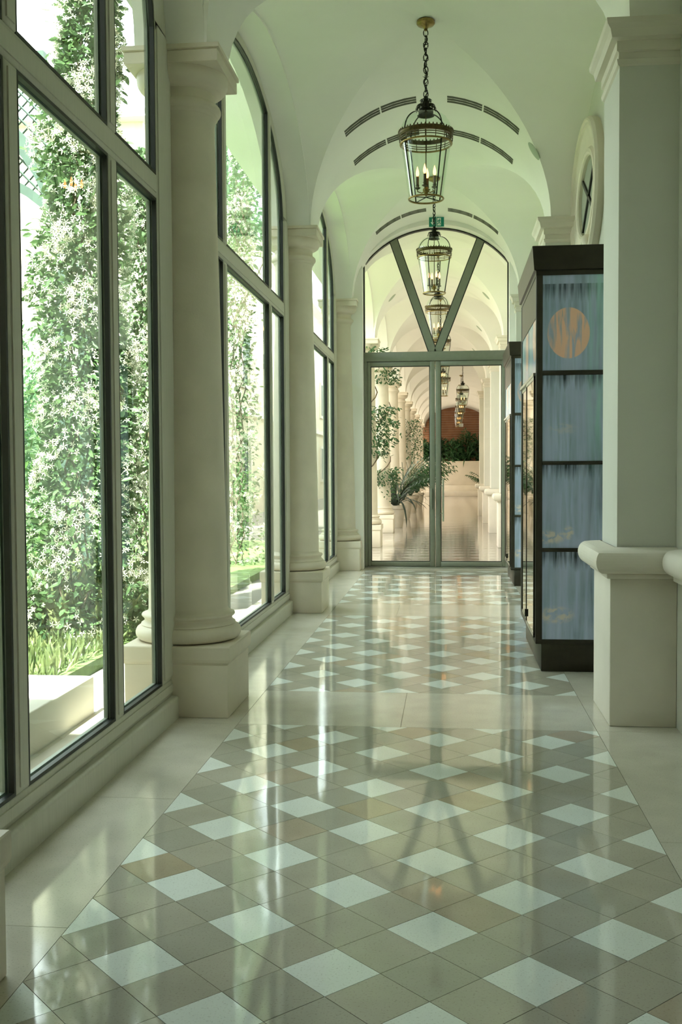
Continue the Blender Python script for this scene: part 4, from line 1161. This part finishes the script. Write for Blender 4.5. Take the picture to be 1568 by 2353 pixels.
def pot(mb_parent, r, h):
    prof = [(0.0, 0.0), (r * .68, 0.0), (r * .72, 0.02), (r * .95, h * .82), (r * 1.06, h * .86), (r * 1.08, h), (r * .92, h), (r * .88, h * .9), (0.0, h * .9)]
    MB().lathe(prof, 24).build('pot', 'stone_pot', mb_parent, smooth=True, angle=40)
def blade(mb, L, w, az, el, droop, z0, n=6, r0=0.03):
    A, B = [], []
    ca, sa = math.cos(az), math.sin(az); x = r0; z = z0; e = el
    for i in range(n + 1):
        t = i / n; ww = w * (0.55 + 1.2 * t) * (1 - t) ** 0.6 if t < 1 else 0.001
        A.append((x * ca - ww * sa, x * sa + ww * ca, z + ww * .4)); B.append((x * ca + ww * sa, x * sa - ww * ca, z + ww * .4))
        x += math.cos(e) * L / n; z += math.sin(e) * L / n; e -= droop / n
    return mb.strip(A, B)
def yucca(x, y, label):
    s = empty('yucca_plant', (x, y, 0), label, 'potted plant', 'potted plants in the loggia'); pot(s, 0.27, 0.58)
    for k in range(46):
        blade(MB(), random.uniform(0.95, 1.5), 0.036, k * 2.399 + random.uniform(-.2, .2), random.uniform(0.35, 1.5), random.uniform(0.5, 2.6), 0.56).build('leaf', 'yucca_leaf', s)
def palm(x, y, label, hh=1.0, n=16, ph=0.6):
    s = empty('potted_palm', (x, y, 0), label, 'potted plant', 'potted plants in the loggia'); pot(s, 0.28, ph)
    for k in range(n):
        az = k * 2.399 + random.uniform(-.3, .3); el = random.uniform(1.0, 1.52); L = random.uniform(0.9, 1.5) * hh; e = el
        px, pz = 0.02, ph * .95; mb = MB(); ca, sa = math.cos(az), math.sin(az); path = []
        for i in range(11):
            path.append((px * ca, px * sa, pz)); px += math.cos(e) * L / 10; pz += math.sin(e) * L / 10; e -= 0.125
        mb.tube(path, 0.008, 4)
        for i in range(2, 11):
            c = Vector(path[i]); l = 0.34 * hh * math.sin(math.pi * (i - 0.5) / 11)
            for sg in (-1, 1):
                tip = c + Vector((-sa * sg, ca * sg, -0.45)) * l + Vector((ca, sa, 0.1)) * l * 0.5; mid = (c + tip) / 2 + Vector((0, 0, 0.05)); w = Vector((ca, sa, 0)) * 0.034
                mb.add([c - w * .4, mid - w, tip, mid + w], [(0, 1, 2, 3)])
        mb.build('frond', 'palm_leaf', s)
yucca(-1.42, 26.9, 'spiky yucca in a stone pot between loggia columns')
palm(-1.42, 31.6, 'feathery palm in a stone pot, nearest of the potted palms', 1.25, 26)
palm(-1.38, 36.4, 'second potted palm along the loggia columns', 1.5, 30)
palm(-1.30, 41.0, 'third potted palm along the loggia columns', 1.5, 28)
palm(1.7, 50.0, 'potted palm on the right by the loggia wall', 0.8, 14)

# stepped planter closing the loggia, brick arch wall behind
pl = empty('stone_planter', (0, 0, 0), 'long pale stone planter closing the far end of the loggia', 'planter')
bevbox('step', -3.2, 2.60, 58.4, 60.6, 0.0, 0.30, 0.01, 'pale_limestone', pl)
bevbox('step', -3.2, 2.60, 59.0, 60.6, 0.30, 0.62, 0.01, 'pale_limestone', pl)
bevbox('trough', -3.2, 2.60, 59.6, 61.6, 0.62, 1.97, 0.015, 'pale_limestone', pl)
bevbox('rim', -3.24, 2.60, 59.56, 61.64, 1.93, 2.00, 0.015, 'pale_limestone', pl)
for k, (x, y, h, n) in enumerate(((-1.6, 60.4, 1.6, 24), (-0.6, 60.6, 1.8, 26), (1.0, 60.3, 2.2, 30), (0.3, 60.1, 1.5, 22), (1.9, 60.4, 1.7, 22), (-1.1, 60.2, 1.2, 18))):
    s = empty('planter_palm', (x, y, 1.9), f'{["leftmost bushy palm", "tall feathery palm left of centre", "tallest palm", "short palm in the middle", "rightmost palm", "low palm on the left"][k]} growing in the far planter', 'plant', 'palms in the far planter')
    fr = MB()
    for q in range(n):
        az = q * 2.399; el = random.uniform(0.4, 1.45); L = h * random.uniform(0.7, 1.05)
        blade(MB(), L, 0.05, az, el, random.uniform(0.6, 1.6), 0.0, 6).build('frond', 'palm_leaf', s)
    pts, dd = blob_points([(0, 0, h * .45, .5, .45, h * .4)], 900, 0.2)
    scatter('foliage', pts, frames(900, dd, 0.6, 0.2), rng.uniform(0.12, 0.26, 900), LEAF * np.array([1, .7, 1]), LEAF_F, 'palm_leaf', s)
bw = MB().box(-3.4, 3.0, 61.75, 61.98, -0.03, 5.74).build('wall_brick', 'brick'); tag(bw, kind='structure')
jt = MB()
for r in range(22):
    z = 2.0 + r * 0.14; jt.box(-3.4, 3.0, 61.742, 61.75, z, z + 0.016)
tag(jt.build('mortar_joints', 'mortar', bw), kind='stuff')
MB().box(0.55, 0.81, 61.70, 61.745, 4.05, 4.25).build('wall_plate', 'sign_white', bw)
